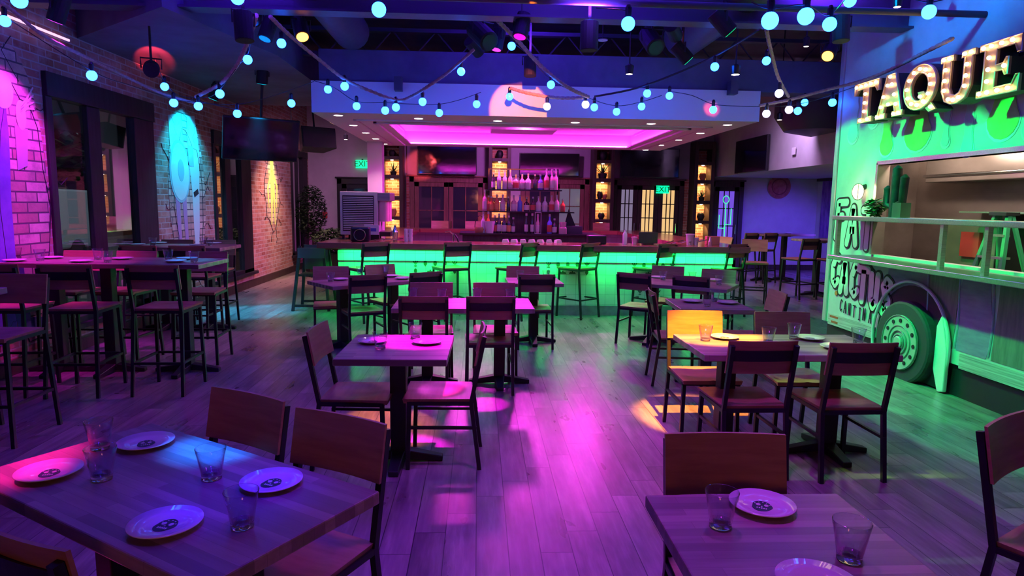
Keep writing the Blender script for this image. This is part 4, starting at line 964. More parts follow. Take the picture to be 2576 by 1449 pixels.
# ================================================================ FOOD TRUCK FACADE
SHL = m_noise('truck_white_panel', (.50, .56, .56), (.58, .64, .64), 3, .45, .4)
OLIVE = m_noise('truck_olive_paint', (.14, .16, .12), (.22, .24, .18), 5, .55, .3, 4, (1, 6, .6))
PURP = m_noise('truck_lilac_paint', (.26, .18, .38), (.36, .28, .48), 4, .5, .3, 4, (1, 1, 5))
LIME = m_noise('truck_lime_paint', (.30, .66, .12), (.38, .72, .18), 3, .5)
PALE = mat('truck_outline_paint', (.68, .72, .8), .5)
SKY2 = mat('truck_pale_blue', (.42, .48, .68), .5)
INK = mat('truck_black_ink', (.012, .014, .015), .6)
t = thing('food_truck', 'white food truck side built into the wall with serving hatch, painted letters and wheel', 'food truck', (XT, 0, 0))
ya, yb = 1.5, 7.74; wy0, wy1, wz0, wz1 = 3.4, 6.86, 1.17, 2.12
m = MB()
m.box(0, ya, .29, .1, yb, wz0); m.box(0, ya, wz1, .1, yb, ZC); m.box(0, wy1, wz0, .1, yb, wz1); m.box(0, ya, wz0, .1, wy0, wz1)
m.build('side_panel', SHL, t)
m = MB(); m.box(.1, yb-.06, 0, 2.2, yb, ZC); m.build('end_panel', SHL, t)
MB().box(-.02, yb-.05, .29, .1, yb+.03, ZC).build('corner_post', mat('truck_corner_metal', (.55, .5, .55), .35, .3), t, bevel=.01)
MB().box(.03, ya, 0, .1, yb-.02, .29).build('skirt', mat('dark_green_skirt', (.008, .016, .013), .6), t)
m = MB(); m.box(-.012, ya, .27, 0, 5.45, .40); m.box(-.012, 6.7, .27, 0, yb-.1, .40)
m.build('rub_rail', m_noise('painted_rail_lines', (.25, .28, .26), (.62, .65, .62), 2, .5, .3, 3, (1, .6, 40)), t)
def flat(poly, d, name, m_, parent=None, th=.003):
    """poly in (Y,Z) on the truck side, d = standoff from the panel"""
    mb = MB(); mb.prism(poly, 0, th, lambda u, v, a: (-d-a, u, v)); return mb.build(name, m_, parent or t, fixn=True)
def blob(y0, y1, z0, z1, wav=.03, seed=0, n=8):
    r = random.Random(seed); p = []
    for k in range(n+1): f = k/n; p.append((y0+wav*math.sin(f*5+seed), z0+(z1-z0)*f))
    for k in range(n+1): f = 1-k/n; p.append((y1+wav*math.sin(f*4+seed*2), z0+(z1-z0)*f))
    return p
# lower panels (painted fence of drips)
flat(blob(5.95, 6.58, .70, 1.12, .02, 1), .001, 'painted_panel', PURP); flat(blob(5.55, 5.93, .42, 1.1, .01, 2), .001, 'painted_panel', OLIVE)
flat(blob(5.16, 5.52, .42, 1.1, .03, 3), .001, 'painted_panel', PURP); flat(blob(4.60, 5.10, .42, 1.1, .01, 4), .001, 'painted_panel', OLIVE)
flat(blob(4.1, 4.58, .42, 1.1, .03, 5), .001, 'painted_panel', PURP); flat(blob(3.5, 4.08, .42, 1.1, .01, 6), .001, 'painted_panel', OLIVE)
for y in (5.94, 5.53, 5.14, 4.59): 
    m = MB(); m.tube([(-.004, y+.015*math.sin(z*7), z) for z in [.44+.07*k for k in range(10)]], .009, 5); m.build('painted_outline', SKY2, t)
# upper drips
def drip(y, w, z1, z0, m_, d=.002, name='painted_drip'):
    p = [(y-w, z1)]+[(y-w*(.6 if k < 3 else .8+.2*math.sin(k)), z1-(z1-z0)*k/7) for k in range(1, 7)]
    p += [(y+w*math.cos(a), z0+w*math.sin(a)) for a in [PI+PI*k/8 for k in range(9)]]
    p += [(y+w*(.6 if k < 3 else .8+.2*math.sin(k)), z1-(z1-z0)*k/7) for k in range(6, 0, -1)]+[(y+w, z1)]
    flat(p, d, name, m_)
for y, w, z0, s in [(7.42, .10, 2.5, 3.0), (7.05, .09, 2.62, 2.85), (6.78, .11, 2.32, 2.8), (6.3, .2, 2.42, 3.0), (5.9, .05, 2.28, 2.7), (5.62, .07, 2.2, 2.65), (5.25, .17, 2.4, 3.0), (4.95, .1, 2.3, 2.7), (4.6, .16, 2.35, 2.9)]:
    drip(y, w+.014, s, z0-.012, PALE, .001, 'painted_outline'); drip(y, w, s, z0, LIME if w > .1 else mat('truck_aqua_paint', (.45, .7, .68), .5), .005)
# graffiti lettering: thick rounded strokes
def strokes(paths, y, z, s, name, r, fill, ink, d0=.004, tilt=0, k=1.0):
    g = MB(); h = MB()
    def arr(m, rr, d):
        for path in paths:
            pts = [Vector((0, y-px*s*k, z+(py+px*tilt)*s)) for px, py in path]
            for i, p in enumerate(pts):
                m.prism([(p.y+rr*math.cos(a), p.z+rr*math.sin(a)) for a in [2*PI*q/14 for q in range(14)]], d, d+.002+.00001*i, lambda u, v, a: (-a, u, v))
                if i:
                    q = pts[i-1]; tt = (p-q).normalized(); nn = Vector((0, -tt.z, tt.y))*rr
                    m.prism([(q.y+nn.y, q.z+nn.z), (p.y+nn.y, p.z+nn.z), (p.y-nn.y, p.z-nn.z), (q.y-nn.y, q.z-nn.z)], d, d+.0025, lambda u, v, a: (-a, u, v))
    if ink: arr(g, r+.022, d0); g.build(name+'_outline', ink, t, fixn=True)
    arr(h, r, d0+.004); h.build(name, fill, t, fixn=True)
WP = mat('truck_letter_fill', (.55, .75, .62), .5)
LET = {'F': [[(0, 0), (.05, 1), (.55, 1.02)], [(.03, .6), (.33, .62)]], 'A': [[(0, 0), (.25, 1), (.5, 0)], [(.12, .38), (.4, .38)]], 'T': [[(0, 1), (.62, 1)], [(.3, 1), (.28, 0)]],
 'C': [[(.5, .9), (.25, 1), (.02, .6), (.06, .15), (.3, 0), (.5, .15)]], 'U': [[(0, 1), (.03, .25), (.22, 0), (.42, .2), (.45, 1)]], 'S': [[(.5, .9), (.25, 1), (.05, .8), (.2, .55), (.42, .38), (.4, .1), (.15, 0), (-.05, .12)]],
 'N': [[(0, 0), (.03, 1), (.4, 0), (.45, 1)]], 'I': [[(0, 0), (0, 1)], [(-.15, 1), (.15, 1)], [(-.15, 0), (.15, 0)]]}
def word(txt, ys, z, s, r, fill, ink, name, dz=None, kk=1.0):
    for i, (c, y) in enumerate(zip(txt, ys)): strokes(LET[c], y, z+(dz[i] if dz else 0), s, name, r, fill, ink, .006+.002*(i % 2), 0, kk)
word('FAT', [7.61, 7.36, 7.08], 1.26, .40, .042, WP, INK, 'letter', [.06, .0, -.02], .85)
word('CACTUS', [7.62, 7.42, 7.21, 7.05, 6.83, 6.62], .70, .34, .044, WP, INK, 'letter', [.06, .0, -.01, -.05, -.09, -.12], .74)
word('CANTINA', [7.40, 7.31, 7.22, 7.13, 7.00, 6.93, 6.82], .45, .13, .007, INK, None, 'script_letter', [.02, .01, .0, -.01, -.02, -.01, -.02], .6)
# side marker lights
m = MB(); m.tube([(-.016, 7.5, .66), (-.001, 7.5, .66)], .028, 14); m.build('side_marker', mat('orange_marker', (.7, .18, .04), .3), t)
MB().box(-.014, 7.42, .36, -.001, 7.6, .385).build('reflector', mat('red_marker', (.5, .12, .05), .3), t); MB().box(-.014, 7.42, .30, -.001, 7.56, .325).build('reflector', mat('red_marker', (.5, .12, .05), .3), t)
# wheel with arch
wc = (6.13, .36)
arch = [(wc[0]+.54*math.cos(a), wc[1]+.0+.56*math.sin(a)) for a in [PI*k/20 for k in range(21)]]+[(wc[0]-.54, 0.02), (wc[0]+.54, 0.02)]
flat(arch, .003, 'wheel_arch', mat('black_wheel_well', (.01, .012, .012), .8))
m = MB(); pts = [(-.03, wc[0]+.57*math.cos(a), wc[1]+.60*math.sin(a)) for a in [-.25+(PI+.5)*k/24 for k in range(25)]]
m.tube(pts, .016, 8); m.build('fender', PALE, t, smooth=True)
MB().prism([(5.72, .2), (5.64, .0), (5.56, .02), (5.56, .4), (5.66, .72), (5.72, .6)], .01, .05, lambda u, v, a: (-a, u, v)).build('mud_flap', PALE, t, bevel=.01, fixn=True)
wh = MB(); wh.tube([(.06, wc[0], wc[1]), (-.1, wc[0], wc[1])], .41, 36); w_ = wh.build('tyre', mat('dark_tyre', (.03, .04, .035), .7), t, bevel=.03)
HUB = mat('hub_metal', (.55, .6, .57), .35, .4)
m = MB(); m.tube([(-.10, wc[0], wc[1]), (-.115, wc[0], wc[1])], .27, 32); m.build('rim', HUB, t, bevel=.008)
m = MB()
for R in (.265, .165, .115, .075, .04): m.tube([(-.118-.004*(R < .15), wc[0]+R*math.cos(a), wc[1]+R*math.sin(a)) for a in [2*PI*k/28 for k in range(28)]], .007, 5, True)
m.build('rim_ring', mat('hub_groove', (.2, .24, .22), .5), t)
for k in range(12):
    a = 2*PI*k/12; m = MB(); m.tube([(-.122, wc[0]+.215*math.cos(a), wc[1]+.215*math.sin(a)), (-.114, wc[0]+.215*math.cos(a), wc[1]+.215*math.sin(a))], .02, 8); m.build('rim_hole', INK, t)
MB().tube([(-.14, wc[0], wc[1]), (-.11, wc[0], wc[1])], .06, 18).build('hub_cap', HUB, t, bevel=.01)
# hatch: frame, shelves, brackets, interior
m = MB(); m.box(-.03, wy0-.05, wz1, .1, wy1+.02, wz1+.04); m.box(-.03, wy1, wz0, .1, wy1+.03, wz1+.02); m.build('hatch_frame', INOX, t)
MB().box(-.33, wy0-.1, 1.53, .02, 7.14, 1.575).build('upper_serving_shelf', INOX, t, bevel=.006)
MB().box(-.36, wy0-.1, 1.10, .1, 7.12, 1.145).build('lower_serving_shelf', INOX, t, bevel=.006)
for y in (5.43, 4.93, 7.08): MB().box(-.3, y-.02, 1.145, -.26, y+.02, 1.53).build('shelf_post', INOX, t)
D = .97; yk = yb-.08
BR = m_noise('brown_steel_interior', (.20, .165, .15), (.27, .23, .21), 3, .25, .5, 4, (1, .4, 1), .5)
m = MB(); m.box(D, wy0, .9, D+.03, yk, 2.6); m.box(.1, yk, .9, D, yk+.03, 2.6); m.box(.1, wy0, 2.5, D, yk, 2.53); m.box(.1, wy0-.03, .9, D, wy0, 2.6); m.build('kitchen_wall', BR, t)
MB().box(.1, wy0, 1.02, D, yk, 1.06).build('kitchen_counter', BR, t)
MB().box(-.03, wy1-.012, wz0, .101, wy1, wz1).build('hatch_jamb', BR, t)
MB().box(D-.25, wy0, 1.63, D, 6.6, 1.645).build('inner_shelf', INOX, t)
MB().box(D-.3, wy0, 1.95, D, 7.1, 2.5).build('extractor_hood', BR, t, bevel=.01)
m = MB(); m.tube([(D-.31, wy0, 2.02), (D-.31, 7.1, 2.02)], .016, 10); m.build('hood_rail', CHROME, t, smooth=True)
MB().box(D-.302, 6.0, 1.06, D-.3+.29, 6.01, 1.62).build('counter_divider', IRON, t)
for y in (4.5, 5.5, 6.5):
    l = bpy.data.lights.new('kitchen_lamp', 'POINT'); l.color = (1, .74, .58); l.energy = 34; l.shadow_soft_size = .05; o = bpy.data.objects.new('kitchen_lamp', l); COL.objects.link(o); o.parent = t; o.location = (.2, y, 2.3)
for px, py, w, h in ((2281, 590, .07, .06), (2532, 640, .045, .075)):
    p = atX(px, py, XT+D); MB().box(D-.012, p.y-w, p.z-h, D, p.y+w, p.z+h).build('outlet_plate', WHITE, t)
# marquee letters on the roof edge
st = thing('marquee_sign', 'row of big metal letters with warm bulbs above the serving hatch', 'sign', (XT-.32, 0, 0)); 
RUST = m_noise('tan_sheet_metal', (.42, .26, .16), (.62, .42, .28), 5, .4, .5, 4, (1, 1, 1), .3)
BKM = mat('dark_letter_side', (.03, .02, .02), .6)
SG = .10  # letter stem
def sl(y0, y1): return lambda u, v, a: (a, y0+(y1-y0)*u, ZL+v*LH)
LH, ZL = .40, 2.53
glyphs = {
 'T': ([[(0, .72), (.06, .72), (.16, .84), (.38, .84), (.38, .12), (.22, .12), (.22, 0), (.78, 0), (.78, .12), (.62, .12), (.62, .84), (.84, .84), (.94, .72), (1, .72), (1, 1), (0, 1)]],
       [(.1, .92), (.3, .92), (.5, .92), (.7, .92), (.9, .92), (.5, .7), (.5, .48), (.5, .27), (.35, .06), (.65, .06)]),
 'A': ([[(0, 0), (.36, 0), (.36, .11), (.28, .11), (.33, .27), (.67, .27), (.72, .11), (.64, .11), (.64, 0), (1, 0), (1, .11), (.94, .11), (.66, 1), (.34, 1), (.06, .11), (0, .11)]],
       [(.1, .05), (.27, .05), (.22, .27), (.3, .5), (.42, .75), (.5, .94), (.58, .75), (.7, .5), (.78, .27), (.73, .05), (.9, .05), (.5, .3)]),
 'Q': (None, [(.5+.36*math.cos(a), .52+.39*math.sin(a)) for a in [2*PI*k/12 for k in range(12)]]+[(.58, .3), (.72, .16), (.92, .03)]),
 'U': ([[(0, 1), (0, .88), (.08, .88), (.08, .3), (.2, .08), (.4, 0), (.6, 0), (.8, .08), (.92, .3), (.92, .88), (1, .88), (1, 1), (.62, 1), (.62, .88), (.7, .88), (.7, .34), (.62, .2), (.5, .16), (.38, .2), (.3, .34), (.3, .88), (.38, .88), (.38, 1)]],
       [(.1, .94), (.28, .94), (.19, .72), (.19, .5), (.2, .3), (.35, .1), (.5, .07), (.65, .1), (.8, .3), (.81, .5), (.81, .72), (.72, .94), (.9, .94)]),
 'E': ([[(0, 0), (1, 0), (1, .3), (.92, .3), (.84, .14), (.42, .14), (.42, .44), (.6, .44), (.66, .34), (.72, .34), (.72, .66), (.66, .66), (.6, .56), (.42, .56), (.42, .86), (.84, .86), (.92, .7), (1, .7), (1, 1), (0, 1), (0, .88), (.12, .88), (.12, .12), (0, .12)]],
       [(.1, .93), (.3, .93), (.55, .93), (.8, .93), (.27, .72), (.27, .5), (.27, .28), (.66, .5), (.1, .07), (.3, .07), (.55, .07), (.8, .07)]),
}
from mathutils.geometry import tessellate_polygon
def glyph(m, outs, fn, a0, a1, face_only=False):
    for poly in outs:
        N_ = len(poly); tri = tessellate_polygon([[Vector((u, v, 0)) for u, v in poly]])
        n0 = len(m.v); m.v += [tuple(fn(u, v, a0)) for u, v in poly]+[tuple(fn(u, v, a1)) for u, v in poly]
        for q in tri: m.face([n0+q[0], n0+q[1], n0+q[2]]); m.face([n0+N_+q[2], n0+N_+q[1], n0+N_+q[0]])
        for i in range(N_): j = (i+1) % N_; m.face([n0+i, n0+j, n0+N_+j, n0+N_+i])
def ringpoly(m, fn, a0, a1, R1, R0, seg=32, cx=.5, cy=.52):
    n0 = len(m.v)
    for a_ in (a0, a1):
        for R in (R1, R0):
            for k in range(seg):
                an = 2*PI*k/seg; m.v.append(tuple(fn(cx+R[0]*math.cos(an), cy+R[1]*math.sin(an), a_)))
    for k in range(seg):
        k2 = (k+1) % seg; o, i, O, I = n0, n0+seg, n0+2*seg, n0+3*seg
        m.face([o+k, o+k2, i+k2, i+k]); m.face([O+k, I+k, I+k2, O+k2]); m.face([o+k, O+k, O+k2, o+k2]); m.face([i+k, i+k2, I+k2, I+k])
mbulb = None
spans = [('T', 6.87, 6.45), ('A', 6.47, 6.06), ('Q', 6.06, 5.62), ('U', 5.58, 5.19), ('E', 5.14, 4.74)]
glyphs['R'] = ([[(0, 0), (.5, 0), (.5, .12), (.4, .12), (.4, .4), (.5, .4), (.7, 0), (1, 0), (1, .12), (.92, .12), (.75, .45), (.95, .6), (.95, .85), (.75, 1), (0, 1), (0, .88), (.1, .88), (.1, .12), (0, .12)]], [(.25, .9), (.5, .9), (.8, .8), (.7, .5), (.25, .5), (.25, .2), (.75, .2)])
for ch, y0, y1 in spans:
    outs, bulbs = glyphs[ch]; fn = sl(y0, y1)
    lt = bpy.data.objects.new('letter', None); COL.objects.link(lt); lt.parent = st
    lt['label'] = 'metal letter %s with bulbs' % ch
    def both(m, d0, d1, grow=0):
        if outs: glyph(m, outs, fn, d0, d1)
        else:
            ringpoly(m, fn, d0, d1, (.5, .5), (.26, .3)); glyph(m, [[(.42, .42), (.6, .42), (1.0, -.02), (.8, -.06), (.55, .15)]], fn, d0+.001, d1+.001)
    m = MB(); both(m, .012, .16); m.build('letter_side', BKM, lt, fixn=True)
    m = MB(); both(m, -.004, .012); m.build('letter_face', RUST, lt, fixn=True)
    m = MB()
    if outs:
        for poly in outs: m.tube([fn(u, v, -.012) for u, v in poly], .007, 5, True)
    else: m.tube([fn(.5+.49*math.cos(a), .52+.49*math.sin(a), -.012) for a in [2*PI*k/28 for k in range(28)]], .008, 5, True); m.tube([fn(.5+.27*math.cos(a), .52+.31*math.sin(a), -.012) for a in [2*PI*k/24 for k in range(24)]], .008, 5, True)
    m.build('letter_rim', mat('bright_letter_rim', (.65, .5, .38), .35, .5), lt)
    for u, v in bulbs:
        if mbulb is None: m = MB(); m.sphere((0, 0, 0), .0165, 10, 6); o = m.build('bulb', WARM, lt, smooth='all'); mbulb = o
        else: o = mbulb.copy(); COL.objects.link(o); o.parent = lt
        o.location = fn(u, v, -.025)
MB().box(.17, 4.6, 2.60, .32, 6.95, 2.63).build('sign_rail', BLACK, st); MB().box(.17, 4.6, 2.82, .32, 6.95, 2.85).build('sign_rail', BLACK, st)
# wall lamp
t2 = thing('caged_wall_lamp', 'glowing caged lamp above the painted letters on the food truck', 'lamp', (XT-.08, 7.1, 1.84))
m = MB(); m.sphere((0, 0, 0), .062, 16, 10, 1.35); m.build('globe', glow('warm_globe', (1, .8, .45), 3.2), t2, smooth='all')
m = MB(); m.tube([(.02, 0, .04), (.09, 0, .06)], .03, 10); m.build('wall_mount', BLACK, t2)
for k in range(3):
    a0 = k*PI/3; m = MB(); m.tube([(.068*math.cos(a0)*math.sin(b), .068*math.sin(a0)*math.sin(b), -.09*math.cos(b)) for b in [PI*2*q/16 for q in range(17)]], .003, 4); m.build('cage_wire', BLACK, t2)
l = bpy.data.lights.new('lamp_glow', 'POINT'); l.color = (1, .7, .4); l.energy = 3; l.shadow_soft_size = .06; o = bpy.data.objects.new('lamp_glow', l); COL.objects.link(o); o.parent = t2; o.location = (-.1, 0, 0)
# things on the serving shelf
t3 = thing('cactus_decoration', 'dark green cactus sculpture on the upper serving shelf', 'decoration', (4.05, 6.25, 1.576))
CG = m_noise('dark_cactus', (.004, .012, .01), (.01, .03, .02), 9, .5)
def arm(pts, r): m = MB(); m.tube(pts, r, 10); return m.build('cactus_arm', CG, t3, smooth=True)
arm([(0, 0, 0), (0, 0, .3), (0, 0, .47), (0, 0, .5)], [.05, .05, .045, .01]); arm([(0, .02, .1), (0, .12, .12), (0, .13, .28), (0, .13, .31)], [.035, .04, .04, .01]); arm([(0, -.02, .12), (0, -.11, .15), (0, -.12, .38), (0, -.12, .41)], [.03, .035, .04, .01])
MB().box(-.05, -.17, 0, .05, -.04, .14).build('base_block', mat('green_block', (.01, .05, .03), .5), t3)
m = leaf_cloud((4.02, 6.52, 1.665), .10, 130, .045, .9, 5); tag(m.build('succulent_spray', LEAFG), 'bright green leafy spray at the left end of the serving shelf', 'plant')
pl_ = atX(2506, 690, XT+.5); t4 = thing('step_ladder', 'green step ladder standing inside the food truck', 'ladder', (XT+.5, pl_.y, 1.061))
GLD = mat('green_fibreglass', (.03, .22, .12), .5)
for s_ in (-1, 1): MB().bar((-.1, s_*.17, 0), (0, s_*.07, .56), .035).build('front_rail', GLD, t4); MB().bar((.15, s_*.16, 0), (.03, s_*.07, .56), .03).build('rear_rail', GLD, t4)
for k in range(2): MB().box(-.09+.03*k, -.14+k*.03, .16+k*.2, .0, .14-k*.03, .18+k*.2).build('step', INOX, t4)
MB().box(-.05, -.1, .55, .08, .1, .58).build('top_cap', BLACK, t4)
p = atX(2440, 615, XT+D-.03)
o = MB().box(-.02, -.13, -.13, .02, .13, .13).build('red_notice', mat('red_notice_paint', (.42, .025, .03), .5)); o.location = (XT+D-.021, p.y, p.z); tag(o, 'red box shaped notice on the back wall behind the hatch', 'box')

# ================================================================ MURALS ON THE BRICK PIERS
def mural(name, label, y):
    return thing(name, label, 'mural', (XL+.001, y, 0))
def mflat(t, poly, m_, d, nm): 
    mb = MB(); mb.prism(poly, 0, .0015, lambda u, v, a: (d+a, u, v)); return mb.build(nm, m_, t, fixn=True)
def ell(cy, cz, ry, rz_, n=24, a0=0): return [(cy+ry*math.cos(2*PI*k/n+a0), cz+rz_*math.sin(2*PI*k/n+a0)) for k in range(n)]
def limb(pts, ws):
    L_, R_ = [], []
    for i, (y, z) in enumerate(pts):
        a = pts[max(i-1, 0)]; b = pts[min(i+1, len(pts)-1)]; d = Vector((b[0]-a[0], b[1]-a[1])).normalized(); n = Vector((-d.y, d.x))*ws[i]
        L_.append((y+n.x, z+n.y)); R_.append((y-n.x, z-n.y))
    return L_+R_[::-1]
CRK = mat('painted_crack_black', (.02, .02, .03), .8)
def cracks(t, cy, cz, ry, rz_, n, seed, w=.008):
    r = random.Random(seed); m = MB()
    for k in range(n):
        a = 2*PI*k/n+r.uniform(-.2, .2); p = Vector((cy+ry*math.cos(a), cz+rz_*math.sin(a))); 
        for j in range(5):
            q = p+Vector((math.cos(a+r.uniform(-1.2, 1.2)), math.sin(a+r.uniform(-1.2, 1.2))))*r.uniform(.05, .12)
            m.bar((.003, p.x, p.y), (.003, q.x, q.y), .004, w, up=(1, 0, 0)); p = q
    # closed jagged border
    pr = None; first = None
    for k in range(n*2):
        a = 2*PI*k/(n*2); rr = r.uniform(.86, 1.1); p = (cy+ry*rr*math.cos(a), cz+rz_*rr*math.sin(a))
        if pr: m.bar((.003, *pr), (.003, *p), .004, w*1.6, up=(1, 0, 0))
        else: first = p
        pr = p
    m.bar((.003, *pr), (.003, *first), .004, w*1.6, up=(1, 0, 0)); m.build('painted_crack', CRK, t)
INNER = m_brick('painted_pale_brick', 1, .3, .10, .5, (1.6, 2.6, 3.0), (.1, .09, .1))
# left mural: figure in a long violet coat
t = mural('wall_mural', 'mural of a figure in a long violet coat on the leftmost brick pier', 0)
mflat(t, ell(6.5, 1.7, .42, 1.35, 26), INNER, .002, 'painted_opening')
VC = m_noise('violet_coat_paint', (.10, .06, .45), (.2, .12, .6), 3); VL = mat('pale_coat_paint', (.45, .35, .6), .7); SKN = mat('pale_figure_paint', (.75, .6, .7), .7)
mflat(t, [(5.9, .3), (6.3, .3), (6.38, .9), (6.38, 1.6), (6.42, 2.2), (6.4, 2.75), (6.2, 3.0), (5.9, 3.0)], VC, .005, 'painted_coat')
mflat(t, [(6.50, 1.9), (6.64, 1.95), (6.68, 2.3), (6.5, 2.32)], VL, .008, 'painted_cuff')
mflat(t, ell(6.38, 2.62, .14, .17), SKN, .008, 'painted_face'); mflat(t, ell(6.6, 2.42, .07, .14), SKN, .009, 'painted_hand')
for k in range(4): mflat(t, limb([(6.6, 2.44+.02*k), (6.7, 2.5+.03*k), (6.8, 2.5+.07*k)], [.012, .011, .007]), SKN, .010, 'painted_finger')
mflat(t, limb([(6.35, 1.0), (6.4, .6), (6.45, .35)], [.12, .1, .09]), mat('violet_boot_paint', (.06, .03, .25), .6), .008, 'painted_boot'); mflat(t, ell(6.55, .42, .17, .07), mat('violet_boot_paint'), .009, 'painted_boot')
cracks(t, 6.55, 1.55, .36, 1.2, 9, 2)
# middle mural: two figures with shield
t = mural('wall_mural', 'mural of two long legged figures with a round shield on middle brick pier', 0)
mflat(t, ell(10.15, 1.72, .62, 1.28, 28), INNER, .002, 'painted_opening')
C1 = mat('pale_aqua_paint', (.5, .75, .78), .7); C2 = mat('mid_aqua_paint', (.25, .5, .6), .7); C3 = mat('lilac_leg_paint', (.38, .25, .5), .7)
mflat(t, limb([(9.78, 2.85), (9.85, 2.5), (9.9, 2.0)], [.16, .22, .18]), C1, .004, 'painted_torso'); mflat(t, ell(9.92, 2.72, .13, .17), C1, .006, 'painted_face')
mflat(t, ell(9.90, 2.05, .33, .45, 28), C2, .008, 'painted_shield'); mflat(t, ell(9.90, 2.05, .29, .41, 28), C1, .010, 'painted_shield'); mflat(t, ell(9.93, 2.07, .1, .16, 20), C2, .012, 'painted_shield_boss')
for y in (9.78, 10.0): mflat(t, limb([(y, 1.8), (y+.03, 1.2), (y+.06, .6)], [.07, .055, .045]), C3, .006, 'painted_leg')
mflat(t, limb([(10.35, 2.9), (10.4, 2.4), (10.42, 1.8), (10.4, 1.2), (10.38, .85)], [.14, .2, .13, .10, .05]), C1, .004, 'painted_torso'); mflat(t, limb([(10.3, 2.45), (10.28, 2.15)], [.08, .1]), C2, .008, 'painted_belt_pouch')
mflat(t, limb([(10.5, 1.78), (10.34, 1.72)], [.04, .04]), CRK, .008, 'painted_belt')
for y, z in ((9.82, .55), (10.08, .5), (10.42, .75)): mflat(t, ell(y+.04, z, .12, .05), mat('blue_shoe_paint', (.1, .2, .45), .7), .008, 'painted_shoe')
cracks(t, 10.15, 1.6, .5, 1.1, 12, 5)
# right mural: spindly figure
t = mural('wall_mural', 'mural of a thin yellow green figure on the red brick pier below the hung television', 0)
YG = mat('yellow_green_paint', (.6, .75, .2), .7)
mflat(t, ell(14.2, 1.9, .5, .72, 24), INNER, .002, 'painted_opening'); mflat(t, ell(14.2, 2.5, .1, .15), YG, .005, 'painted_head')
mflat(t, limb([(14.2, 2.5), (14.2, 2.2), (14.15, 1.7), (14.1, 1.15)], [.07, .11, .07, .03]), YG, .004, 'painted_leg'); mflat(t, limb([(14.22, 2.2), (14.3, 1.7), (14.32, 1.15)], [.1, .06, .03]), YG, .006, 'painted_leg')
mflat(t, limb([(14.2, 2.3), (13.9, 1.9), (13.95, 1.5)], [.05, .04, .02]), YG, .005, 'painted_arm'); mflat(t, limb([(14.2, 2.3), (14.52, 1.95), (14.45, 1.5)], [.05, .04, .02]), YG, .005, 'painted_arm')
cracks(t, 14.2, 1.8, .48, .75, 10, 8)

# ================================================================ STRING LIGHTS
CORD = mat('black_cord', (.02, .02, .03), .6); ROPE = m_noise('thick_natural_rope', (.34, .24, .2), (.5, .38, .32), 30, .8)
def dep(w): return .1*1650/w
def p3(px, py, w):
    d = dep(w)*.97
    return atY(px, py, d if d < 7.6 else 7.6+(min(d, 10.8)-7.6)*.3)
def string(label, ropes, bulbs, white=()):
    """ropes: list of (radius, [(px,py,w)...]); bulbs (px,py,w)"""
    t = thing('string_light', label, 'string lights', (0, 0, 0), 0, 'globe string lights under the ceiling')
    for r, pts in ropes:
        P_ = [p3(*q) for q in pts]; out = []
        for i in range(len(P_)-1):      # catmull-rom
            a, b, c, d = P_[max(i-1, 0)], P_[i], P_[i+1], P_[min(i+2, len(P_)-1)]
            for k in range(6):
                s = k/6; out.append(.5*((2*b)+(c-a)*s+(2*a-5*b+4*c-d)*s*s+(3*b-a-3*c+d)*s**3))
        out.append(P_[-1]); m = MB()
        if r > .012:
            out2 = []
            for i in range(len(out)-1):
                for k in range(3): out2.append(out[i].lerp(out[i+1], k/3))
            m.tube(out2, [r*(1+.14*math.sin(i*2.1)) for i in range(len(out2))], 7); m.build('rope', ROPE, t, smooth='all')
        else: m.tube(out, r, 5); m.build('cord', CORD, t, smooth='all')
    for i, (px, py, w) in enumerate(bulbs):
        c = p3(px, py, w); wh = i in white
        m = MB(); m.sphere((0, 0, 0), .045, 16, 10, 1.03); b = m.build('bulb', BULBW if wh else BULB, t, smooth='all'); b.location = c
        m = MB(); m.lathe([(.0001, .04), (.02, .04), (.022, .1), (.012, .12), (.0001, .12)], 10); s = m.build('socket', BLACK, b)
    return t
string('string light strand with thick rope along the left brick wall', [(.016, [(-40, -20, 30), (30, 25, 28), (110, 90, 26), (230, 150, 24), (330, 200, 21), (400, 232, 19), (500, 262, 18)]), (.004, [(12, 42, 27), (231, 178, 25), (330, 215, 22), (437, 248, 20), (499, 258, 20), (600, 262, 18), (690, 240, 17), (790, 205, 16)])],
       [(48, 0, 38), (12, 53, 27), (231, 190, 25), (437, 259, 20), (499, 267, 20), (733, 260, 17)])
string('string light strand with purplish rope sloping down to the cyan mural', [(.02, [(645, 38, 27), (625, 100, 25), (595, 165, 23), (555, 210, 22), (490, 245, 19)]), (.004, [(390, 150, 20), (414, 205, 18), (450, 240, 18), (520, 245, 19), (553, 225, 22), (600, 165, 23), (623, 138, 23), (640, 60, 26)]), (.004, [(480, 250, 19), (597, 276, 19)])],
       [(414, 218, 18), (553, 236, 22), (623, 150, 23), (597, 286, 19), (597, -6, 34)])
string('string light strand draped from the orange lamp across the bar soffit left part', [(.018, [(680, 42, 27), (730, 90, 25), (800, 148, 23), (868, 200, 21), (930, 228, 20), (1000, 252, 19), (1040, 240, 19), (1080, 215, 20), (1130, 180, 20), (1195, 122, 21)]), (.004, [(790, 203, 16), (840, 220, 17), (897, 255, 17), (969, 258, 18), (1040, 262, 17), (1105, 262, 16), (1160, 250, 16), (1210, 232, 16)])],
       [(708, 109, 23), (867, 217, 21), (825, 225, 17), (897, 267, 17), (969, 278, 18), (996, 270, 19), (1063, 256, 19), (1105, 284, 16), (1160, 180, 20), (1199, 262, 16), (953, 24, 37)])
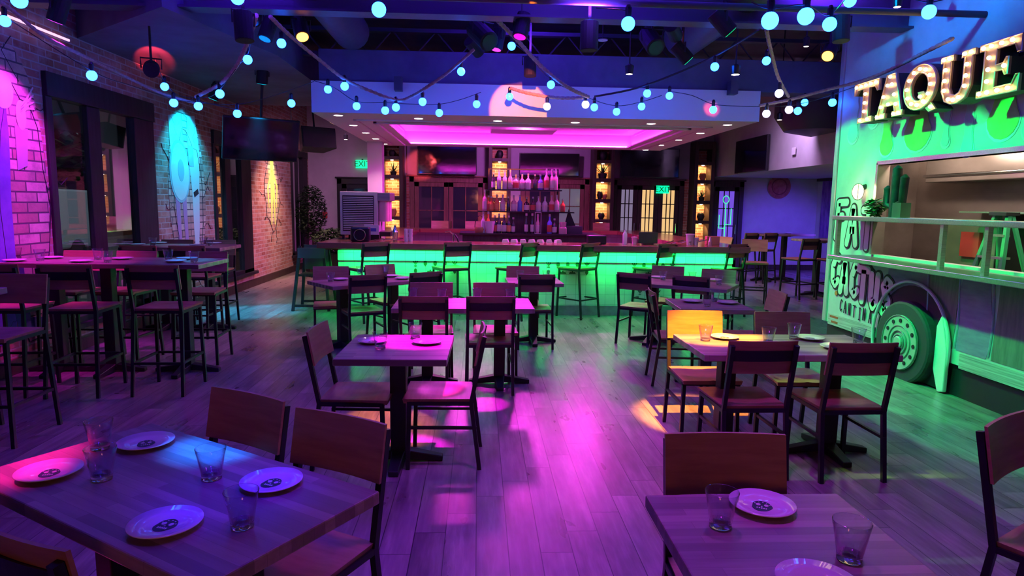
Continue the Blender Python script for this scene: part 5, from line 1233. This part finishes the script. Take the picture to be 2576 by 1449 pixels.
string('string light strand with orange ended rope in the middle of the soffit', [(.022, [(1252, 52, 23), (1300, 100, 22), (1350, 155, 21), (1400, 200, 20), (1440, 226, 19), (1483, 245, 18)]), (.02, [(1285, 222, 16), (1330, 235, 17), (1400, 246, 17), (1470, 246, 18)]), (.004, [(1287, 104, 21), (1330, 140, 21), (1386, 200, 20), (1480, 246, 18), (1551, 266, 16), (1614, 256, 16), (1665, 240, 16)])],
       [(1287, 116, 21), (1282, 243, 15), (1386, 213, 20), (1376, 268, 17), (1473, 263, 18), (1495, 270, 17), (1551, 281, 16), (1614, 268, 16)], (3, 4))
string('string light strand rising from the soffit to the upper right', [(.012, [(1495, 243, 18), (1600, 222, 19), (1700, 185, 20), (1800, 140, 22), (1912, 75, 26)]), (.004, [(1580, 30, 36), (1560, 24, 34), (1500, 20, 32)]), (.004, [(1685, 230, 16), (1740, 240, 17), (1794, 262, 17), (1860, 267, 18), (1915, 268, 19)])],
       [(1628, 235, 19), (1684, 241, 16), (1798, 168, 22), (1794, 276, 17), (1580, 60, 36)])
string('string light strand with bright green lit rope beside the food truck', [(.018, [(1910, 266, 20), (1990, 250, 20), (2080, 226, 21), (2160, 206, 22), (2230, 180, 24), (2310, 140, 26), (2400, 95, 30)]), (.018, [(1928, 75, 26), (1940, 130, 24), (1958, 195, 22), (1985, 245, 20)]), (.004, [(1915, 268, 20), (1990, 265, 20), (2050, 252, 20), (2094, 238, 20), (2160, 215, 22)])],
       [(1928, 153, 22), (1960, 235, 22), (1928, 286, 20), (1985, 276, 20), (2007, 279, 18), (2094, 258, 20), (2287, 182, 24), (2024, 258, 13)], (1, 2, 3))
string('string light strand overhead in the top right corner', [(.004, [(1890, 5, 44), (1937, 22, 44), (2027, 12, 43), (2087, 38, 36), (2140, -20, 32)]), (.004, [(2250, -20, 36), (2337, 6, 36), (2420, -20, 36)])],
       [(1937, 52, 44), (2027, 41, 43), (2087, 61, 36), (2138, 2, 32), (2337, 30, 36)])

# ================================================================ STAGE FIXTURES (with unseen fill lamps added in the same shape)
def fixture(px, py, z, tgt, color, power, angle, lens, label, blend=.35, radius=.05, s=1.0, loc=None, beam=True):
    p = Vector(loc) if loc else at(px, py, z)
    t = thing('stage_light', label, 'stage light', tuple(p), 0, 'stage spotlights under the ceiling')
    d = (Vector(tgt)-p).normalized(); top = ZC-p.z
    h = MB(); h.tube([-d*.13*s, d*.10*s], .075*s, 18); h.build('housing', BLKF, t, bevel=.006)
    m = MB(); m.tube([d*.10*s, d*.104*s], .058*s, 16); m.build('lens', lens, t)
    m = MB(); m.tube([(0, 0, .05), (0, 0, top)], .012, 8); m.build('drop_rod', IRON, t)
    m = MB(); n = d.cross(Vector((0, 0, 1))).normalized()*.09*s
    m.tube([n, n*1.05+Vector((0, 0, .1*s)), -n*1.05+Vector((0, 0, .1*s)), -n], .008, 6); m.build('yoke', IRON, t)
    if beam:
        q = d*.13*s; o = spot('beam', (0, 0, 0), d, color, power, angle, blend, radius, t); o.location = q
    return t
BLKF = mat('matt_black_housing', (.006, .006, .008), .7)
DLENS = mat('dark_lens', (.03, .03, .05), .1)
def lens(nm, c, s): return glow('lens_'+nm, c, s*.25)
GRC, MGC, CYC, ORC, BLC, PKC, PUC = (.0, 1, .16), (1, .0, .95), (0, .65, 1), (1, .30, .02), (.02, .10, 1), (1, .05, .3), (.45, .12, 1)
for yy, nm in ((7.3, 'rear end'), (6.1, 'middle'), (4.8, 'front end')):
    fixture(0, 0, 0, (4.25, yy, 1.2), GRC, 150, 62, lens('green', (0, 1, .3), 6), 'stage light washing the %s of the food truck in green' % nm, .15, loc=(2.2, yy, 3.3))
fixture(0, 0, 0, (4.25, 6.0, 4.35), (.0, .28, 1), 130, 72, lens('blue', (0, .2, 1), 6), 'stage light tinting the wall above the letters blue', .6, loc=(1.6, 5.2, 3.5))
fixture(0, 0, 0, (XL, 10.1, 2.0), CYC, 210, 100, lens('cyan', (0, .8, 1), 6), 'stage light washing the middle mural in cyan', .5, loc=(-3.85, 10.05, 3.2))
fixture(0, 0, 0, (-3.45, 9.95, 0), (.02, .5, 1), 330, 34, lens('cyan'  , (0, .8, 1), 6), 'stage light dropping cyan onto the floor by the middle mural', .8, loc=(-2.9, 9.2, 3.3))
fixture(0, 0, 0, (XL, 6.4, 1.8), (.85, .02, 1), 120, 70, lens('violet', (.8, .05, 1), 6), 'stage light washing the violet coat mural in magenta', .5, loc=(-3.75, 6.3, 3.3))
fixture(0, 0, 0, (XL, 14.2, 1.9), (.9, 1, .2), 50, 44, lens('yellow', (1, .9, .2), 6), 'stage light picking out the thin mural figure in yellow green', .7, loc=(-3.9, 14.15, 3.1))
fixture(0, 0, 0, (-4.3, 14.0, .8), (1, .45, .35), 150, 75, lens('warm', (1, .6, .3), 6), 'stage light warming the red brick pier', .8, loc=(-2.9, 13.6, 3.3))
fixture(0, 0, 0, (-.36, 4.3, .75), MGC, 950, 13, lens('magenta', (1, 0, .8), 6), 'stage light making the small table magenta', .25, loc=(.3, 4.65, 3.5))
fixture(0, 0, 0, (-.1, 6.0, .75), MGC, 130, 30, lens('magenta', (1, 0, .8), 6), 'stage light making the long middle table magenta', .7, loc=(.4, 6.6, 3.35))
fixture(0, 0, 0, (1.1, 4.3, 0), (1, .1, .85), 95, 40, lens('magenta', (1, 0, .8), 6), 'stage light throwing magenta on the open aisle', .8, loc=(.8, 4.9, 3.5))
fixture(757, 75, 3.35, (-.68, 4.75, 0), (1, .22, .01), 800, 12, ORG, 'orange glowing stage light above the left middle tables', .35, .03)
fixture(2087, 130, 3.35, (1.60, 4.62, .70), ORC, 700, 12, ORG, 'orange glowing stage light near the food truck sign', .3, .03, beam=False)
fixture(0, 0, 0, (1.66, 4.60, .62), (1, .30, .008), 2500, 15, lens('orange', (1, .3, .02), 6), 'stage light burning the right middle table orange', .5, .03, loc=(1.35, 2.9, 3.5))
fixture(1195, 120, 3.5, (.55, 8.87, 3.0), (1, .22, .05), 90, 12, RED, 'small stage light with pink lens in front of the bar soffit', .3, .02, beam=False)
fixture(0, 0, 0, (.52, 8.87, 2.88), (1, .17, .0), 700, 12, lens('orange', (1, .3, .02), 6), 'stage light throwing an orange patch on bar soffit', .2, .02, loc=(.4, 4.9, 3.25))
fixture(1695, 80, 3.5, (3.1, 8.87, 2.95), (1, .08, .08), 90, 6, RED, 'domed stage light with pink glint at upper right of middle', .5, .02)
fixture(0, 0, 0, (-3.9, 8.35, 3.36), (1, .04, .04), 420, 17, lens('red', (1, .1, .05), 6), 'stage light throwing a red spot above the left wall', .4, .02, loc=(-3.3, 7.0, 2.95))
fixture(640, 45, 3.6, (-1.12, 2.5, .75), (0, .2, 1), 0, 11, DLENS, 'domed unlit looking stage light near the purplish rope', .8, .04, beam=False)
fixture(1215, 90, 3.5, (2.42, 4.0, .45), (.45, 1, .06), 420, 9, DLENS, 'large domed stage light in the middle of the ceiling', .6, .04, 1.5)
fixture(1640, 105, 3.5, (2.6, 3.9, .4), (.2, 1, .1), 120, 24, DLENS, 'large dark domed stage light right of the middle', .7, .04, 1.4)
fixture(0, 0, 0, (-1.75, 2.25, .75), (1, .01, .35), 420, 17, lens('red', (1, .1, .05), 6), 'stage light pinking the left corner of the big tilted table', .7, .04, loc=(-2.6, 2.6, 3.4))
fixture(0, 0, 0, (-3.9, 6.3, 1.0), (1, .02, .8), 110, 40, lens('magenta', (1, 0, .8), 6), 'stage light pinking the near high table', .9, .04, loc=(-3.0, 5.2, 3.3))
fixture(0, 0, 0, (-2.75, 6.45, 1.07), (0, .35, 1), 130, 12, lens('blue', (0, .2, 1), 6), 'stage light turning the near high table end blue', .6, .03, loc=(-2.2, 7.2, 3.4))
# broad coloured washes added as ambient fill, lamps unseen
fixture(0, 0, 0, (-1.8, 3.6, 0), (.12, .03, 1), 250, 120, lens('violet', (.8, .05, 1), 6), 'added fill light washing the left tables violet', 1, .2, loc=(-1.4, 2.8, 3.9))
fixture(0, 0, 0, (1.0, 3.0, 0), (.5, .04, .85), 135, 84, lens('violet', (.8, .05, 1), 6), 'added fill light washing the aisle purple', 1, .2, loc=(.9, 2.8, 3.9))
fixture(0, 0, 0, (3.2, 3.2, 0), (.14, .8, .3), 240, 110, lens('green', (0, 1, .3), 6), 'added fill light washing the floor beside the food truck pale green', 1, .2, loc=(2.6, 2.6, 3.9))
fixture(0, 0, 0, (-.5, 7.4, 0), (.62, .14, .8), 130, 130, lens('violet', (.8, .05, 1), 6), 'added fill light washing the tables before the bar mauve', 1, .2, loc=(.2, 7.8, 3.5))
fixture(0, 0, 0, (6.9, 13, 0), (.6, .35, .8), 260, 140, lens('violet', (.8, .05, 1), 6), 'added fill light washing the side room mauve', 1, .2, loc=(5.2, 12, 3.9))
fixture(0, 0, 0, (7.9, 16.6, .3), (.12, .05, 1), 200, 70, lens('blue', (0, .2, 1), 6), 'stage light turning the side room corner deep blue', .8, .1, loc=(7.6, 13.4, 2.3))
fixture(0, 0, 0, (-3.4, 15.5, .6), (.9, .4, .8), 260, 110, lens('violet', (.8, .05, 1), 6), 'added fill light washing the back left corner pink', 1, .2, loc=(-2.9, 13.0, 3.9))
fixture(0, 0, 0, (.6, 17, 2.2), (.8, .18, .8), 300, 130, lens('violet', (.8, .05, 1), 6), 'added fill light behind the soffit washing the back wall mauve', 1, .2, loc=(.8, 14.2, 3.6))
fixture(0, 0, 0, (-1.5, 17.2, 2.6), (1, .08, .10), 240, 16, lens('red', (1, .1, .05), 6), 'stage light throwing red on the wall beside the television', .5, .04, loc=(-1.2, 14.0, 2.9))
# unseen uplights added to spread the bulbs' blue glow over the ceiling
fixture(0, 0, 0, (.9, 5.6, 4.3), (.13, .02, 1), 4200, 130, lens('blue', (0, .2, 1), 6), 'added uplight tinting the ceiling deep blue', 1, .2, loc=(.9, 5.6, 3.05))
fixture(0, 0, 0, (-2.0, 5.7, 4.3), (.13, .02, 1), 4200, 130, lens('blue', (0, .2, 1), 6), 'added uplight tinting the ceiling over the left wall deep blue', 1, .2, loc=(-1.9, 5.6, 3.05))
fixture(0, 0, 0, (1.0, 8.87, 3.0), (.17, .06, 1), 30, 70, lens('blue', (0, .2, 1), 6), 'stage light washing the soffit face blue violet', .9, .2, loc=(.9, 5.0, 3.3))
# small warm spots seen in the dark ceiling
for k, (px, py, z, sc) in enumerate([(1583, 187, 3.1, 1), (1850, 188, 3.1, 1.2), (870, 351, 2.9, .9), (2028, 117, 3.4, .7), (2257, 18, 3.4, .8), (1961, 302, 2.9, .9)]):
    p = at(px, py, z); t = thing('track_spot', 'small warm track spot ' + ['above the middle of the bar soffit', 'above the right end of the bar soffit', 'left of the bar soffit near the loudspeaker', 'between the string bulbs and the food truck', 'at the top right above the letters', 'below the green rope beside the soffit'][k], 'ceiling light', tuple(p), 0, 'small warm track spots')
    m = MB(); m.lathe([(.0001, 0), (.035*sc, 0), (.035*sc, .004), (.0001, .004)], 14); m.build('lens', DOWNL, t); m = MB(); m.lathe([(.036*sc, .001), (.042*sc, .001), (.05*sc, .09), (.0001, .12)], 14); m.build('housing', BLACK, t)
    MB().tube([(0, 0, .1), (0, 0, ZC-p.z)], .008, 6).build('drop_rod', IRON, t)
m = MB(); m.lathe([(.0001, 0), (.06, 0), (.06, .01), (.0001, .012)], 18); o = m.build('ceiling_sensor', WHITE); o.location = at(1516, 102, 3.6); tag(o, 'small pale disc hanging in the dark ceiling', 'sensor')
MB().tube([(0, 0, .0), (0, 0, .6)], .006, 6).build('drop_wire', IRON, o)
o = MB().box(-.009, -1.0, -.01, .009, 1.0, .01).build('led_track', glow('pale_pink_track', (1, .5, .9), 1.5)); o.location = (XL+.06, 6.35, 3.28); tag(o, 'thin glowing strip on top of the leftmost brick pier', 'light strip')

fixture(0, 0, 0, (0, 6, 1.0), (1, .26, .18), 60, 120, lens('red', (1, .1, .05), 6), 'added unseen lamp behind the viewer giving a low red fill', 1, .3, loc=(.2, -2.0, 2.0))  # unseen lamp added as warm fill for surfaces facing the camera

fixture(0, 0, 0, at(545, 1125, .75), (0, .13, 1), 900, 8.5, lens('blue', (0, .2, 1), 6), 'stage light throwing a blue spot on the big tilted table', .8, .04, loc=at(545, 1125, .75)+Vector((.1, -.5, 2.8)))
fixture(0, 0, 0, (-.75, 2.0, .75), (.03, .0, 1), 150, 14, lens('blue', (0, .2, 1), 6), 'stage light deepening the blue middle of the big tilted table', 1, .04, loc=(-.4, 1.3, 3.6))

fixture(0, 0, 0, (.11, 5.24, .455), MGC, 900, 7.5, lens('magenta', (1, 0, .8), 6), 'stage light with a narrow magenta beam on one chair seat', .4, .03, loc=(.35, 5.0, 3.4))

for k, (x, y, nm) in enumerate([(3.3, 6.2, 'beside the food truck'), (.6, 8.2, 'before the bar soffit'), (-1.0, 3.0, 'near the camera on the left'), (2.4, 3.2, 'near the camera on the right')]):  # more unseen uplights added to brighten the ceiling blue
    fixture(0, 0, 0, (x, y, 4.3), (.13, .02, 1), 2400, 130, lens('blue', (0, .2, 1), 6), 'added uplight tinting the ceiling blue ' + nm, 1, .2, loc=(x, y-.1, 3.3))
